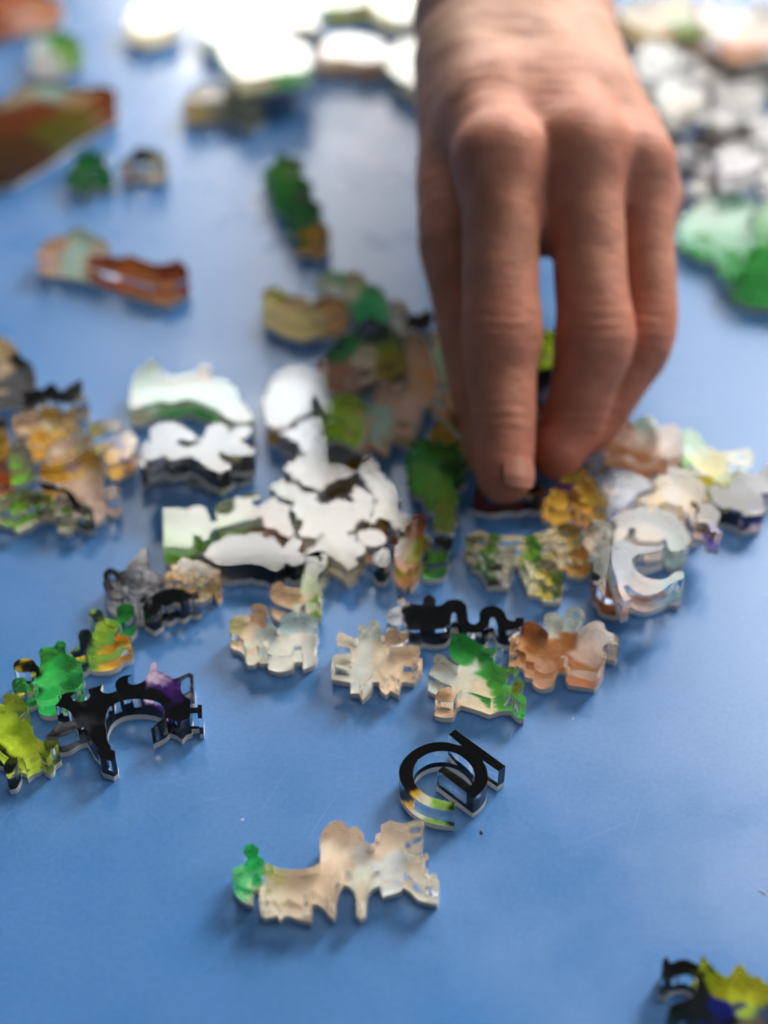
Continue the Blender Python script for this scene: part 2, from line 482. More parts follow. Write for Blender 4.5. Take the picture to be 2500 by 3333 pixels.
def puzzle_piece(label, crop, outline, seeds, holes=(), z=0.0, wav=0.0, warm=False, thick=THICK, corner=58, ink=1.0, dark=1.0, lines=False, pinned=False):
    ox, oy, sc = CROPS[crop]
    if not pinned:
        z = resting_height(lambda zz: np.array([on_plane(ox + p[0] / sc, oy + p[1] / sc, zz + thick) for p in outline]), thick)
    top = z + thick
    LAID.append((np.array([on_plane(ox + p[0] / sc, oy + p[1] / sc, top) for p in outline]), z, top))
    conv = lambda p: np.array(on_plane(ox + p[0] / sc, oy + p[1] / sc, top))
    ring = smooth_outline([conv(p) for p in outline], corner)
    if area2(ring) < 0: ring = ring[::-1].copy()
    if wav:   # scalloped cutting line
        seg = np.linalg.norm(np.roll(ring, -1, 0) - ring, axis=1)
        s = np.cumsum(seg)
        lobes = max(5, round(s[-1] / 4.6))
        ph = 2 * math.pi * lobes * s / s[-1]
        t = np.roll(ring, -1, 0) - np.roll(ring, 1, 0)
        t /= np.linalg.norm(t, axis=1)[:, None]
        ring = ring + np.stack([t[:, 1], -t[:, 0]], 1) * (wav * np.sin(ph + 1.5 * np.sin(ph * .37)))[:, None]
    hr = []
    for h in holes:
        r = smooth_outline([conv(p) for p in h], corner)
        if area2(r) < 0: r = r[::-1].copy()
        hr.append(r)
    c = (ring.min(0) + ring.max(0)) / 2
    ring = ring - c
    hr = [r - c for r in hr]
    root = bpy.data.objects.new("puzzle_piece", None)
    root.empty_display_size = 0.01
    scene.collection.objects.link(root)
    root.location = (c[0] * MM, c[1] * MM, z * MM)
    tag(root, label, "puzzle piece", GROUP)
    rings = [ring] + [r[::-1] for r in hr]

    def prism(zb, zt, cham, bottom):
        V, Fc = [], []
        caps = []
        for r in rings:
            n = len(r); b = len(V)
            V.extend([(x, y, zb) for x, y in r])
            V.extend([(x, y, zt - cham) for x, y in r])
            for i in range(n):
                j = (i + 1) % n
                Fc.append((b + i, b + j, b + n + j, b + n + i))
            if cham:
                ri = inset(r, cham)
                V.extend([(x, y, zt) for x, y in ri])
                for i in range(n):
                    j = (i + 1) % n
                    Fc.append((b + n + i, b + n + j, b + 2 * n + j, b + 2 * n + i))
                caps.append(ri)
            else:
                caps.append(r)
        tv, tf = triangulate(caps)
        b = len(V); V.extend([(x, y, zt) for x, y in tv])
        Fc += [tuple(b + i for i in t) for t in tf]
        if bottom:
            tv, tf = triangulate(rings)
            b = len(V); V.extend([(x, y, zb) for x, y in tv])
            Fc += [tuple(b + i for i in reversed(t)) for t in tf]
        return [(x * MM, y * MM, zz * MM) for x, y, zz in V], Fc

    def make(name, V, Fc, mat, ang):
        me = bpy.data.meshes.new(name)
        me.from_pydata(V, [], Fc)
        bm = bmesh.new(); bm.from_mesh(me)
        bmesh.ops.remove_doubles(bm, verts=bm.verts, dist=2e-6)
        bm.to_mesh(me); bm.free()
        me.materials.append(mat)
        me.polygons.foreach_set("use_smooth", [True] * len(me.polygons))
        me.set_sharp_from_angle(angle=math.radians(ang))
        o = bpy.data.objects.new(name, me)
        scene.collection.objects.link(o); o.parent = root
        return o

    V, Fc = prism(0.03, BACK, 0.0, True)
    make("white_backing", V, Fc, MAT_BACK_TAN if warm else MAT_BACK, 35)
    V, Fc = prism(BACK + 0.008, thick, CHAMFER, False)
    make("clear_layer", V, Fc, MAT_CLEAR, 28)
    # the print: a sheet of ink under the clear layer
    lo, hi = ring.min(0), ring.max(0)
    g = max(0.55, math.sqrt((hi - lo).prod() / 2600))
    gx, gy = np.meshgrid(np.arange(lo[0], hi[0], g), np.arange(lo[1], hi[1], g))
    m = points_inside([ring] + hr, gx, gy)
    tv, tf = triangulate(rings, np.stack([gx[m], gy[m]], 1))
    tv = np.array(tv)
    sp, scol = [], []
    for (x, y, col) in seeds:
        q = conv((x, y)); hv = q - CAMP[:2]; hd = np.linalg.norm(hv)
        si = hd / math.hypot(hd, CAMP[2] - top) / 1.49          # where that print point lies under the refracting layer
        q = q + hv / hd * 0.55 * (thick - BACK) * si / math.sqrt(1 - si * si)
        sp.append(q - c); scol.append(lin(col))
    sp, scol = np.array(sp), np.array(scol)
    k = len(PIECES) * 1.618
    wx = tv[:, 0] + 1.1 * vnoise(tv[:, 0] * .55, tv[:, 1] * .55, k)
    wy = tv[:, 1] + 1.1 * vnoise(tv[:, 1] * .5, tv[:, 0] * .6, k + 3)
    d = np.hypot(wx[:, None] - sp[None, :, 0], wy[:, None] - sp[None, :, 1]) + 0.3
    w = d ** -7.0
    w /= w.sum(1)[:, None]
    col = w @ scol
    mot = 1 + 0.08 * vnoise(tv[:, 0] * 1.4, tv[:, 1] * 1.5, k + 7) + 0.05 * vnoise(tv[:, 0] * 3.1, tv[:, 1] * 2.7, k)
    col = np.clip(col * mot[:, None] * ink * (1.12 if crop in 'BCEW' else 1.3 if crop == 'T' else 1.0), 0, 1)
    col = col * (1 + 0.30 * np.clip(col.mean(1, keepdims=True) * 3, 0, 1))
    lt = np.clip((col.mean(1, keepdims=True) - 0.22) * 3, 0, 1) * (1 if crop in 'BCEW' else 0.15)
    col = col * (1 - 0.42 * lt) + np.array([0.97, 0.87, 0.76]) * 0.42 * lt
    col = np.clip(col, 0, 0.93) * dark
    zb = BACK + 0.02
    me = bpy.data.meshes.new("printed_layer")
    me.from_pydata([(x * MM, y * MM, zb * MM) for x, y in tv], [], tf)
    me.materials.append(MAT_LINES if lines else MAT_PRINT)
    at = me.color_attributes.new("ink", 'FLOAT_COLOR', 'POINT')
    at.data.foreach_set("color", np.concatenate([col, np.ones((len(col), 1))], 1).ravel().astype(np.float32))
    o = bpy.data.objects.new("printed_layer", me)
    scene.collection.objects.link(o); o.parent = root
    PIECES.append(root)
    return root

# ---- nearest pieces, in focus
puzzle_piece("black ring shaped piece with a straight bar and a cream and green tail end", 'D',
 [(785,268),(850,220),(1345,580),(1275,632),(1120,525),(1158,600),(1172,690),(1158,760),(1120,820),(1075,865),(1030,893),
  (675,625),(740,577),(1005,768),(1035,720),(1040,660),(1020,600),(985,550),(930,500),(870,462),(800,440),(730,433),(650,440),
  (570,465),(500,510),(455,570),(437,640),(442,700),(462,760),(505,818),(570,865),(640,895),(720,915),(790,928),(850,935),
  (850,1022),(760,1016),(680,1004),(580,975),(480,925),(410,870),(350,800),(315,740),(298,660),(305,590),(340,520),(400,455),(480,400),
  (570,362),(660,345),(760,345),(850,365),(918,383)],
 [(850,300,'0d0b0a'),(1200,520,'0d0b0a'),(1100,700,'0d0b0a'),(850,680,'0d0b0a'),(600,400,'0d0b0a'),(370,640,'120d0a'),(400,770,'140e0a'),
  (455,800,'0e0b0a'),(415,845,'c89a20'),(480,880,'d8cfb8'),(560,905,'ddd6c0'),(640,930,'e4dcc8'),(700,950,'e0dac8'),(640,980,'86b53a'),(740,990,'7fb43a'),(750,930,'dcd8c0'),(820,980,'17140e'),(1000,850,'0d0b0a'),(1000,480,'0d0b0a')], corner=40)

puzzle_piece("black arched dragon like piece with a purple crest and thin clear brackets", 'A',
 [(330,545),(360,512),(370,480),(400,466),(460,462),(425,490),(440,515),(490,520),(530,505),(542,482),(530,465),(530,445),(570,435),(615,418),
  (600,448),(622,468),(665,468),(700,455),(690,420),(702,390),(740,366),(797,358),(768,377),(768,405),(790,418),(825,414),(860,398),(878,380),
  (898,330),(905,290),(942,290),(940,332),(990,352),(1040,384),(1070,376),(1110,358),(1135,347),(1160,358),(1160,440),(1142,440),(1142,378),
  (1125,376),(1088,400),(1087,455),(1110,488),(1140,510),(1142,556),(1184,556),(1187,538),(1212,540),(1212,622),(1187,622),(1184,590),(1142,592),
  (1138,618),(1110,627),(1080,657),(1045,632),(1005,618),(985,642),(905,686),(955,640),(985,602),(985,560),(950,527),(880,509),(800,506),(720,520),
  (662,555),(636,600),(626,645),(636,690),(640,750),(665,788),(657,800),(690,818),(692,858),(665,880),(640,868),(600,855),(586,830),(590,800),
  (562,770),(540,740),(522,702),(500,674),(452,690),(400,722),(340,735),(270,737),(300,700),(345,662),(400,642),(447,632),(428,592),(388,562)],
 [(450,540,'0b0a0a'),(600,540,'0b0a0a'),(800,460,'0b0a0a'),(950,480,'0b0a0a'),(1050,560,'0b0a0a'),(600,700,'0b0a0a'),(640,830,'101010'),(740,400,'0b0a0a'),
  (920,320,'d8b8d4'),(925,360,'d4bcdc'),(985,378,'a884bc'),(1040,420,'5a2a86'),(1000,430,'3d1a6a'),(930,400,'4c2478'),(1060,455,'3c1c60'),(900,450,'0b0a0a'),(960,475,'0b0a0a'),(1100,545,'0b0a0a'),(1130,360,'2b2030'),  # lilac of the crest, lightened for a slight reflection
  (1150,410,'4a4a50'),(1200,580,'17161a'),(1160,575,'17161a'),(420,690,'55565a'),(480,660,'303236'),(320,715,'0c0c0c')], corner=46)  # grey ink on the fin imitates a reflection on its top

puzzle_piece("bright green rounded piece with a small knob and a black and yellow curl", 'P',
 [(590,575),(600,545),(640,533),(690,548),(702,580),(690,622),(700,660),(745,692),(815,732),(862,772),(858,815),(820,838),(740,846),(692,862),
  (705,892),(770,886),(840,905),(876,945),(868,990),(820,1030),(750,1048),(680,1048),(625,1022),(612,1030),(625,1070),(612,1120),(560,1152),(480,1166),
  (405,1150),(366,1110),(372,1060),(398,1010),(390,985),(350,1046),(280,1076),(200,1086),(142,1052),(122,992),(150,942),(225,920),(270,930),(245,962),(262,992),
  (318,998),(356,960),(374,905),(366,868),(300,866),(200,868),(142,824),(150,768),(200,732),(278,720),(350,740),(388,790),(412,812),(424,772),(420,705),(412,650),(440,612),(500,600),(560,602)],
 [(260,770,'0e1208'),(350,800,'0e1208'),(180,800,'a89a18'),(165,835,'c8b020'),(370,860,'14200e'),(200,990,'3f9a48'),(260,1030,'3aa050'),(340,1000,'1d4424'),
  (640,560,'2a6a34'),(490,650,'3f9a3c'),(600,720,'35b04c'),(550,850,'3cba55'),(480,950,'45c060'),(720,780,'3aa848'),(500,1080,'2fae52'),(760,960,'2f9a48'),(820,800,'6ab45a'),(430,780,'3a8a3a')])

puzzle_piece("small leafy piece with lime green top, navy stem and amber petal", 'P',
 [(942,270),(958,215),(1020,200),(1085,225),(1096,270),(1140,302),(1200,312),(1240,300),(1230,255),(1232,200),(1270,160),(1335,140),(1405,165),(1424,225),
  (1405,290),(1350,330),(1280,360),(1250,410),(1222,450),(1200,482),(1290,470),(1368,498),(1388,550),(1350,578),(1265,604),(1232,645),(1130,684),(1012,692),
  (950,688),(920,668),(870,700),(800,722),(735,665),(808,602),(840,570),(826,470),(866,418),(935,410),(972,448),(1002,430),(1008,370),(985,305)],
 [(1330,200,'2fa040'),(1330,290,'3fb04a'),(1150,380,'8fb020'),(1060,360,'a8c83a'),(1050,440,'86b030'),(1020,235,'6f8a30'),(980,280,'2a3a50'),(880,600,'11123a'),(800,660,'11123a'),
  (890,470,'3a5a30'),(920,500,'14143a'),(1250,520,'b87a0c'),(1320,540,'c08a14'),(1150,600,'c8900e'),(1080,650,'d0a81a'),(1240,600,'c07c0c'),(980,600,'6a9a3a'),(960,650,'5a8a30'),(1180,470,'5fb050')])

puzzle_piece("lime yellow leaf shaped piece running off the left edge of the picture", 'P',
 [(-170,1190),(-60,1200),(30,1204),(42,1180),(34,1130),(62,1096),(115,1078),(138,1104),(180,1100),(230,1150),(262,1200),(292,1232),(300,1282),(250,1310),(222,1342),(205,1366),
  (270,1392),(338,1440),(352,1500),(382,1560),(460,1608),(490,1588),(602,1584),(606,1640),(545,1690),(530,1756),(490,1788),(440,1758),(412,1722),(370,1760),(300,1790),(252,1832),
  (240,1782),(178,1758),(182,1830),(132,1930),(62,1950),(40,1900),(50,1830),(88,1780),(30,1742),(-20,1700),(-170,1690)],
 [(100,1130,'a8b82a'),(200,1200,'a4bc1e'),(100,1300,'aac81c'),(230,1260,'6a8a50'),(150,1450,'8fae10'),(300,1480,'9cb414'),(60,1600,'b4d018'),(250,1650,'b6c814'),(400,1640,'b0bc1a'),
  (540,1640,'5a6a20'),(480,1720,'76882a'),(110,1860,'14140a'),(20,1700,'10100a'),(150,1780,'2a3010'),(280,1780,'a8c030'),(-80,1400,'a8c41c'),(-100,1650,'30360e')])

puzzle_piece("long peach and cream frilled piece with a green leaf at its left end", 'E',
 [(190,360),(202,312),(250,298),(296,330),(290,380),(330,408),(335,436),(370,430),(402,456),(450,470),(560,474),(650,462),(710,430),(712,360),(706,300),(716,240),(742,190),(790,152),(840,145),
  (888,178),(910,200),(940,178),(965,195),(1000,235),(1002,280),(1040,298),(1080,298),(1085,238),(1118,226),(1118,176),(1150,160),(1190,140),(1232,160),(1290,160),(1350,144),(1412,150),(1408,200),
  (1398,248),(1350,272),(1292,288),(1280,330),(1308,368),(1370,380),(1432,364),(1442,400),(1412,430),(1406,460),(1432,474),(1436,505),(1452,516),(1480,495),(1516,570),(1506,606),(1378,578),(1330,530),
  (1275,492),(1248,520),(1132,556),(1108,482),(1064,500),(1036,540),(1016,690),(980,708),(952,672),(944,542),(910,490),(870,474),(846,510),(826,560),(814,602),(818,660),(800,708),(765,680),(740,642),
  (700,612),(662,606),(655,640),(645,728),(560,710),(490,682),(460,690),(430,718),(412,682),(330,702),(300,682),(302,605),(330,570),(346,524),(292,506),(252,510),(246,612),(180,592),(115,522),(122,472),(152,455),(195,440),(218,400)],
 [(245,340,'1f9a4c'),(250,420,'28a656'),(170,500,'38b468'),(300,460,'4aa860'),(370,470,'8aa848'),(420,490,'b4a44a'),(360,520,'c0b070'),(560,520,'c89c70'),(700,500,'c99e72'),(450,600,'d8b48c'),(350,650,'dcc0a0'),(600,660,'d6b08a'),(780,640,'d0a880'),
  (820,200,'c39a70'),(780,270,'d8b894'),(950,230,'cba480'),(870,400,'d4ae88'),(980,380,'cfc8c0'),(1000,450,'e6d2bc'),(980,620,'e2c09c'),(1100,340,'c8a684'),(1080,420,'e8dccf'),(1200,230,'cfa884'),(1200,400,'efe4da'),(1180,500,'eee0d4'),(1340,170,'d4b08c'),(1380,260,'dcbc9c'),
  (1380,400,'d8b696'),(1350,500,'dcc2aa'),(1470,570,'dccab8')],
 holes=[[(1318,196),(1388,186),(1386,222),(1310,236)],[(336,610),(384,612),(380,650),(338,652)],[(600,650),(632,654),(628,690),(598,684)]], warm=True, corner=50)

puzzle_piece("black, lime and navy piece in the bottom right corner of the picture", 'F',
 [(506,960),(512,880),(528,730),(560,708),(592,730),(596,772),(650,760),(700,736),(770,734),(860,768),(920,800),(930,722),(965,690),(1002,740),(1080,828),(1200,918),(1252,908),(1280,842),(1340,790),(1402,812),(1440,880),
  (1500,918),(1560,918),(1640,988),(1800,1010),(1800,1480),(1300,1470),(1040,1460),(900,1390),(780,1400),(680,1410),(600,1335),(582,1282),(640,1212),(760,1180),(850,1120),(888,1050),(890,960),(800,905),(700,915),(640,930),(600,985)],
 [(550,800,'1c2222'),(560,930,'2a3030'),(700,840,'0e0f0c'),(800,820,'0e0f0c'),(960,920,'10120e'),(1000,1080,'161c1c'),(960,1200,'161c1c'),(700,1280,'161c1c'),(970,770,'8f9a10'),(1050,900,'8a9810'),(1150,990,'96980e'),
  (1350,860,'b4b41a'),(1350,980,'a0a010'),(1550,1000,'a4a00e'),(1300,1080,'a8b018'),(1500,1120,'b4b81a'),(1660,1100,'a8a812'),(1150,1200,'141c66'),(1250,1300,'10155e'),(1450,1240,'90a83a'),(1350,1180,'1a2a6a'),(1300,1440,'0c0c10'),(1600,1300,'3a4a60'),(1500,1400,'5a5040')])

puzzle_piece("peach and pale blue piece with rounded knobs below the pale green strip", 'B',
 [(325,525),(336,472),(390,450),(462,446),(490,420),(480,382),(512,362),(562,366),(597,396),(602,440),(584,476),(600,505),(640,515),(672,545),(690,520),(684,474),(712,446),(800,420),(900,438),(960,480),(956,520),(930,556),
  (952,590),(956,640),(930,690),(850,722),(842,668),(790,668),(782,700),(772,722),(680,742),(598,722),(592,672),(556,682),(520,665),(500,690),(446,692),(430,660),(428,630),(388,590),(332,570)],
 [(380,500,'b0a24e'),(470,540,'d0a678'),(430,570,'d4ac80'),(540,400,'c08e60'),(560,440,'b88450'),(600,560,'a6bdb8'),(640,600,'b4c8c4'),(800,470,'a0c8d2'),(740,520,'9fd0d8'),(900,500,'9cc4cc'),(690,600,'dccaba'),(700,680,'e0cfc0'),(900,640,'e4d6ca'),(900,580,'dacbc0'),(480,660,'e0c8b0'),(800,600,'dad0c8')],
 holes=[[(566,605),(602,600),(608,628),(572,636)]], warm=True)

puzzle_piece("tan cup shaped piece joined to a pale green upright strip", 'B',
 [(618,305),(624,238),(655,208),(692,198),(720,234),(780,246),(838,250),(846,180),(872,95),(880,20),(960,-20),(1040,0),(1030,80),(965,160),(962,222),(992,282),(985,312),(962,330),(982,362),(890,360),(842,380),(820,422),(760,402),(680,372),(640,350)],
 [(680,260,'c08c58'),(740,320,'c8965e'),(660,330,'bc8852'),(820,300,'b98e52'),(900,345,'7c9a2c'),(950,330,'6f9a2a'),(880,290,'c8b888'),(900,200,'b8d098'),(920,100,'c8dcb0'),(960,40,'c8dcb0'),(840,390,'9fb0a8')], warm=True)

puzzle_piece("cream and peach pointed leaf cluster piece between peach knobs and green dragon", 'C',
 [(45,487),(50,452),(85,440),(150,438),(140,412),(76,396),(70,360),(85,325),(130,340),(165,360),(186,350),(180,302),(205,275),(232,310),(245,270),(265,257),(296,290),(300,338),(320,350),(335,318),(380,307),(400,330),(440,330),(440,360),
  (400,385),(342,400),(420,397),(496,397),(502,435),(466,455),(514,462),(476,508),(415,500),(400,530),(396,573),(350,545),(330,570),(300,545),(286,502),(262,500),(250,550),(205,596),(185,560),(142,560),(150,505)],
 [(210,450,'b9c4bd'),(240,400,'c6ccc2'),(200,540,'c4d2cc'),(110,460,'d6c2aa'),(100,370,'d4c0a8'),(270,300,'b0c4bc'),(210,310,'b8c4b4'),(350,450,'d2a878'),(290,440,'d8b890'),(450,420,'c2945f'),(480,450,'c89a68'),(380,345,'bd8f62'),(350,520,'d2a476'),(220,570,'d0aa80'),(280,380,'d6bc98')], warm=True, corner=44)

puzzle_piece("dragon shaped piece with green wing, cream belly and tan foot", 'W',
 [(300,612),(320,576),(335,556),(336,510),(350,482),(375,467),(410,490),(455,530),(495,558),(512,540),(452,490),(440,440),(446,390),(462,345),(530,329),(580,358),(640,400),(700,430),(806,424),(765,450),(736,490),(746,530),(790,562),(880,562),
  (906,580),(890,602),(840,602),(832,640),(806,680),(860,690),(890,660),(920,645),(946,666),(930,700),(917,730),(962,772),(956,812),(910,796),(866,750),(800,750),(722,776),(640,746),(526,712),(497,735),(486,772),(470,796),(400,796),(346,782),(350,745),(385,706),(458,690),(380,655)],
 [(370,510,'a8a48e'),(330,600,'b8c8c4'),(420,600,'bccac6'),(480,560,'b4b8a8'),(600,540,'c6ccb8'),(540,620,'ccc6ac'),(600,690,'d0b48a'),(700,730,'cdb27e'),(680,660,'c8b888'),(420,740,'b98450'),(400,780,'c69460'),(480,740,'c79560'),(520,370,'22822e'),(600,430,'2a8a34'),(700,460,'1f7c30'),(470,450,'2c8e3a'),
  (560,500,'3a9440'),(680,560,'3f9a3c'),(740,640,'46983a'),(780,720,'52a03a'),(780,450,'4a9ab0'),(880,580,'5a9a4a'),(900,690,'8a8c22'),(940,780,'44a444'),(860,740,'56a848')], warm=True, corner=46)

puzzle_piece("brown winged piece with an inked pink reflection and two small clear aqua loops on top", 'W',
 [(850,442),(860,360),(920,350),(926,292),(960,255),(1010,255),(1070,290),(1112,335),(1100,292),(1080,250),(1090,206),(1140,192),(1190,215),(1215,246),(1228,190),(1260,158),(1320,157),(1358,200),(1346,270),(1330,312),(1370,270),(1440,244),(1490,268),(1502,310),
  (1560,340),(1592,385),(1575,418),(1530,402),(1490,412),(1482,450),(1502,482),(1470,560),(1440,602),(1340,586),(1262,576),(1240,540),(1240,502),(1220,480),(1190,490),(1166,525),(1166,565),(1140,592),(1070,602),(1020,570),(1012,532),(960,520),(954,472),(906,442),(880,452)],
 [(1000,300,'8e5228'),(1000,400,'9c6034'),(1120,430,'a4683a'),(1230,340,'9a6032'),(880,410,'b07a48'),(950,480,'b27844'),(1140,245,'93a89c'),(1180,270,'b8b498'),(1300,200,'98bcbc'),(1240,260,'b4d4d4'),(1350,450,'c69478'),(1450,330,'c89a80'),(1090,550,'b47a52'),(1350,560,'a8683c'),(1200,520,'9c5f34'),(1540,370,'c8b090'),(1440,480,'c09070')],  # pink in the right half paints in the window's reflection
 holes=[[(1268,190),(1310,186),(1322,222),(1290,240)]], warm=True)

puzzle_piece("black wavy ribbon piece with a round knob inked white as a reflection at its left end", 'W',
 [(62,160),(112,158),(92,110),(90,80),(118,74),(150,118),(210,134),(258,140),(270,92),(308,70),(346,96),(348,148),(390,138),(430,110),(500,104),(550,135),(562,190),(576,258),(610,272),(640,250),(645,192),(680,156),(750,147),(810,184),
  (836,236),(878,250),(892,226),(944,226),(944,272),(890,302),(836,312),(776,292),(748,232),(730,222),(716,236),(706,280),(664,318),(600,330),(530,314),(496,254),(486,200),(470,190),(456,206),(450,262),(410,298),(330,306),(262,296),(240,312),(166,312),(148,262),(130,268),(72,280),(24,252),(20,200)],
 [(70,215,'c8ccdc'),(40,225,'c4c8d8'),(105,95,'c0a8a8'),(140,160,'1a1a1e'),(150,230,'15151a'),(200,180,'0b0b0d'),(300,200,'0a0909'),(500,180,'0a0909'),(700,200,'0a0909'),(850,270,'0a0909'),(910,250,'0a0909'),(600,290,'0a0909'),(400,200,'0a0909')])  # whitish ink on the knob stands in for the window's reflection

# ---- row of pieces in the middle distance
puzzle_piece("cream trellis arch piece with green vines and amber bloom below the fingertips", 'R',
 [(75,262),(110,236),(160,222),(250,240),(350,254),(500,250),(600,225),(700,183),(760,162),(830,170),(856,215),(846,290),(900,350),(916,400),(880,426),(790,420),(760,372),(700,376),(660,342),(640,312),(590,320),(584,370),(640,402),(690,440),(736,530),(726,596),
  (620,590),(590,556),(510,545),(490,480),(456,412),(444,348),(406,345),(396,420),(366,500),(226,490),(204,430),(166,386),(125,370),(120,320),(80,315)],
 [(140,240,'4a5a20'),(180,290,'cdbb90'),(235,310,'4f7a20'),(235,400,'3f6a38'),(525,300,'4c7c1c'),(530,400,'5c8c28'),(350,280,'d2c29a'),(300,400,'c8c0ae'),(330,470,'d2c8b8'),(620,270,'cbb992'),(450,300,'cdbd92'),(700,220,'c8b280'),(780,200,'b0862e'),(840,270,'b89858'),(850,370,'b87824'),(800,400,'c89848'),(720,320,'cdbd9c'),(690,350,'d0c0a0'),
  (590,490,'d0b430'),(560,520,'d4c8a0'),(660,550,'5a7a20'),(520,480,'d2c8a8'),(680,590,'ccc4a8'),(620,560,'c8b040'),(260,480,'32301c'),(640,430,'bba98c'),(480,420,'cdbf98')],
 holes=[[(292,290),(448,290),(446,322),(294,322)],[(596,340),(652,346),(652,376),(600,374)],[(165,285),(205,288),(200,350),(170,345)],[(540,450),(580,452),(585,500),(548,500)],[(700,245),(760,225),(765,250),(705,268)],[(270,380),(330,385),(325,440),(275,435)]], warm=True, wav=.12, lines=True, ink=1.15)

puzzle_piece("dark filigree piece with tan curls between the cream trellis and grey crescent", 'R',
 [(880,220),(920,162),(1000,145),(1060,180),(1072,250),(1060,330),(1072,420),(1060,500),(1000,542),(962,520),(945,490),(936,450),(930,390),(872,292)],
 [(920,200,'8a7454'),(1000,170,'9a8464'),(1050,220,'8a7a5c'),(960,250,'c4a894'),(900,300,'b09c80'),(940,330,'c8b49c'),(1000,320,'4a4a34'),(1020,260,'6a6450'),(1000,400,'2a3420'),(960,460,'1c2a1c'),(1030,460,'24301c'),(890,430,'2a3428')],
 holes=[[(985,205),(1020,200),(1030,225),(1000,235)],[(915,372),(940,370),(945,395),(920,396)]], wav=.3, lines=True, ink=1.2)

puzzle_piece("orange brown frilled piece lying under the grey crescent", 'R',
 [(945,562),(1000,540),(1090,545),(1120,600),(1160,622),(1240,612),(1330,622),(1400,602),(1470,560),(1546,574),(1540,612),(1440,622),(1360,642),(1270,652),(1200,632),(1180,682),(1110,692),(1030,672),(990,640),(960,602)],
 [(1000,600,'b0703c'),(1060,640,'a86030'),(1130,660,'b4703a'),(1260,630,'b87a44'),(1340,640,'b08050'),(1440,600,'94b0ac'),(1520,590,'b8b4b4')], warm=True, wav=.3, lines=True)

puzzle_piece("grey crescent piece with pink and aqua lower tip lying on the brown frilled one", 'R',
 [(1060,330),(1076,290),(1150,280),(1220,318),(1300,330),(1400,318),(1424,338),(1330,370),(1250,380),(1206,410),(1206,452),(1240,500),(1310,540),(1400,550),(1460,520),(1500,494),(1550,500),(1546,540),(1450,590),(1380,640),(1300,660),(1230,640),(1162,590),(1142,604),(1172,660),(1190,690),(1140,702),(1112,640),(1090,540),(1065,460)],
 [(1100,400,'848ea6'),(1130,320,'929cb0'),(1250,350,'8c96ac'),(1380,335,'8a90a8'),(1120,500,'949eb4'),(1160,650,'c49c8c'),(1180,560,'b8a4ac'),(1280,600,'c8aca8'),(1360,590,'b8b8b8'),(1450,550,'86bcc4'),(1520,515,'9cc4b4')], z=6.4, dark=0.66)

puzzle_piece("white and pale aqua swirl piece above the grey crescent", 'R',
 [(1078,130),(1120,92),(1190,80),(1240,62),(1310,50),(1380,70),(1450,90),(1510,130),(1562,200),(1592,262),(1570,330),(1500,372),(1440,342),(1420,282),(1350,300),(1250,292),(1216,270),(1236,222),(1190,202),(1160,260),(1110,312),(1070,290),(1076,240),(1100,210),(1084,170)],
 [(1120,130,'cfc4be'),(1180,110,'d4c8c0'),(1300,110,'c8d4d4'),(1280,180,'dccdc0'),(1350,250,'d8c4b4'),(1400,150,'d8d8d8'),(1480,200,'c0d4d0'),(1500,300,'aaccc6'),(1110,270,'d2bcae'),(1450,120,'bcb8d0')], z=6.4, wav=.2, dark=0.66)

puzzle_piece("gold filigree flower piece with purple centres beside the middle fingertip", 'S',
 [(150,640),(182,598),(230,532),(262,470),(330,440),(370,460),(400,410),(430,430),(434,470),(500,482),(512,560),(570,620),(560,662),(490,690),(468,738),(400,742),(360,702),(280,696),(200,690)],
 [(230,600,'b8841c'),(310,480,'d2a61c'),(310,535,'4c2456'),(380,460,'a47c24'),(270,640,'c48e26'),(350,600,'5a3c18'),(410,560,'a87c20'),(440,610,'cc9c2a'),(380,720,'54306c'),(440,680,'b07c20'),(530,640,'c4984a'),(190,660,'b87f20'),(480,520,'a4782a'),(300,580,'b88a20'),(420,650,'6a4820')],
 holes=[[(345,520),(375,515),(378,540),(350,545)],[(300,650),(330,648),(330,668),(304,668)]], wav=.55, ink=1.55)

puzzle_piece("amber filigree sliver between index and middle fingertips", 'S',
 [(40,552),(60,524),(110,530),(160,560),(150,610),(90,600),(50,580)],
 [(70,550,'b8863c'),(120,575,'8a6a2c'),(90,590,'4a3a20')], wav=.4)

puzzle_piece("pale grey wing shaped piece with a small hole right of the gold filigree", 'S',
 [(440,362),(500,310),(560,340),(562,392),(604,420),(700,430),(790,470),(872,522),(870,562),(790,592),(740,642),(680,692),(610,680),(570,612),(540,540),(520,462),(480,402)],
 [(500,350,'8c94ae'),(600,470,'8a92aa'),(700,480,'949cb2'),(820,540,'8c94ac'),(640,640,'868ea8'),(560,560,'a89a94'),(700,570,'8a90a6'),(520,440,'2a2e34')],
 holes=[[(604,540),(640,532),(690,556),(640,580)]])

puzzle_piece("cream and gold star like piece right of the pale grey wing", 'S',
 [(770,622),(860,600),(902,560),(880,502),(940,470),(990,462),(980,430),(1030,400),(1100,430),(1152,440),(1192,480),(1240,560),(1252,640),(1182,652),(1132,642),(1170,700),(1230,760),(1222,820),(1160,822),(1110,742),(1060,682),(980,662),(900,672),(800,662)],
 [(820,630,'d0ac84'),(900,610,'d8b050'),(920,520,'d6b668'),(1000,560,'dccabc'),(1040,440,'ccb8ac'),(1120,510,'dcc06a'),(1050,600,'dcc8b4'),(1210,600,'cc9a2a'),(1140,600,'d8bc84'),(1080,700,'c88e1c'),(1180,790,'c0a08c'),(1000,690,'9c98c0'),(920,680,'c8952c'),(1120,700,'d4b890')], z=6.4, wav=.35, dark=0.75)

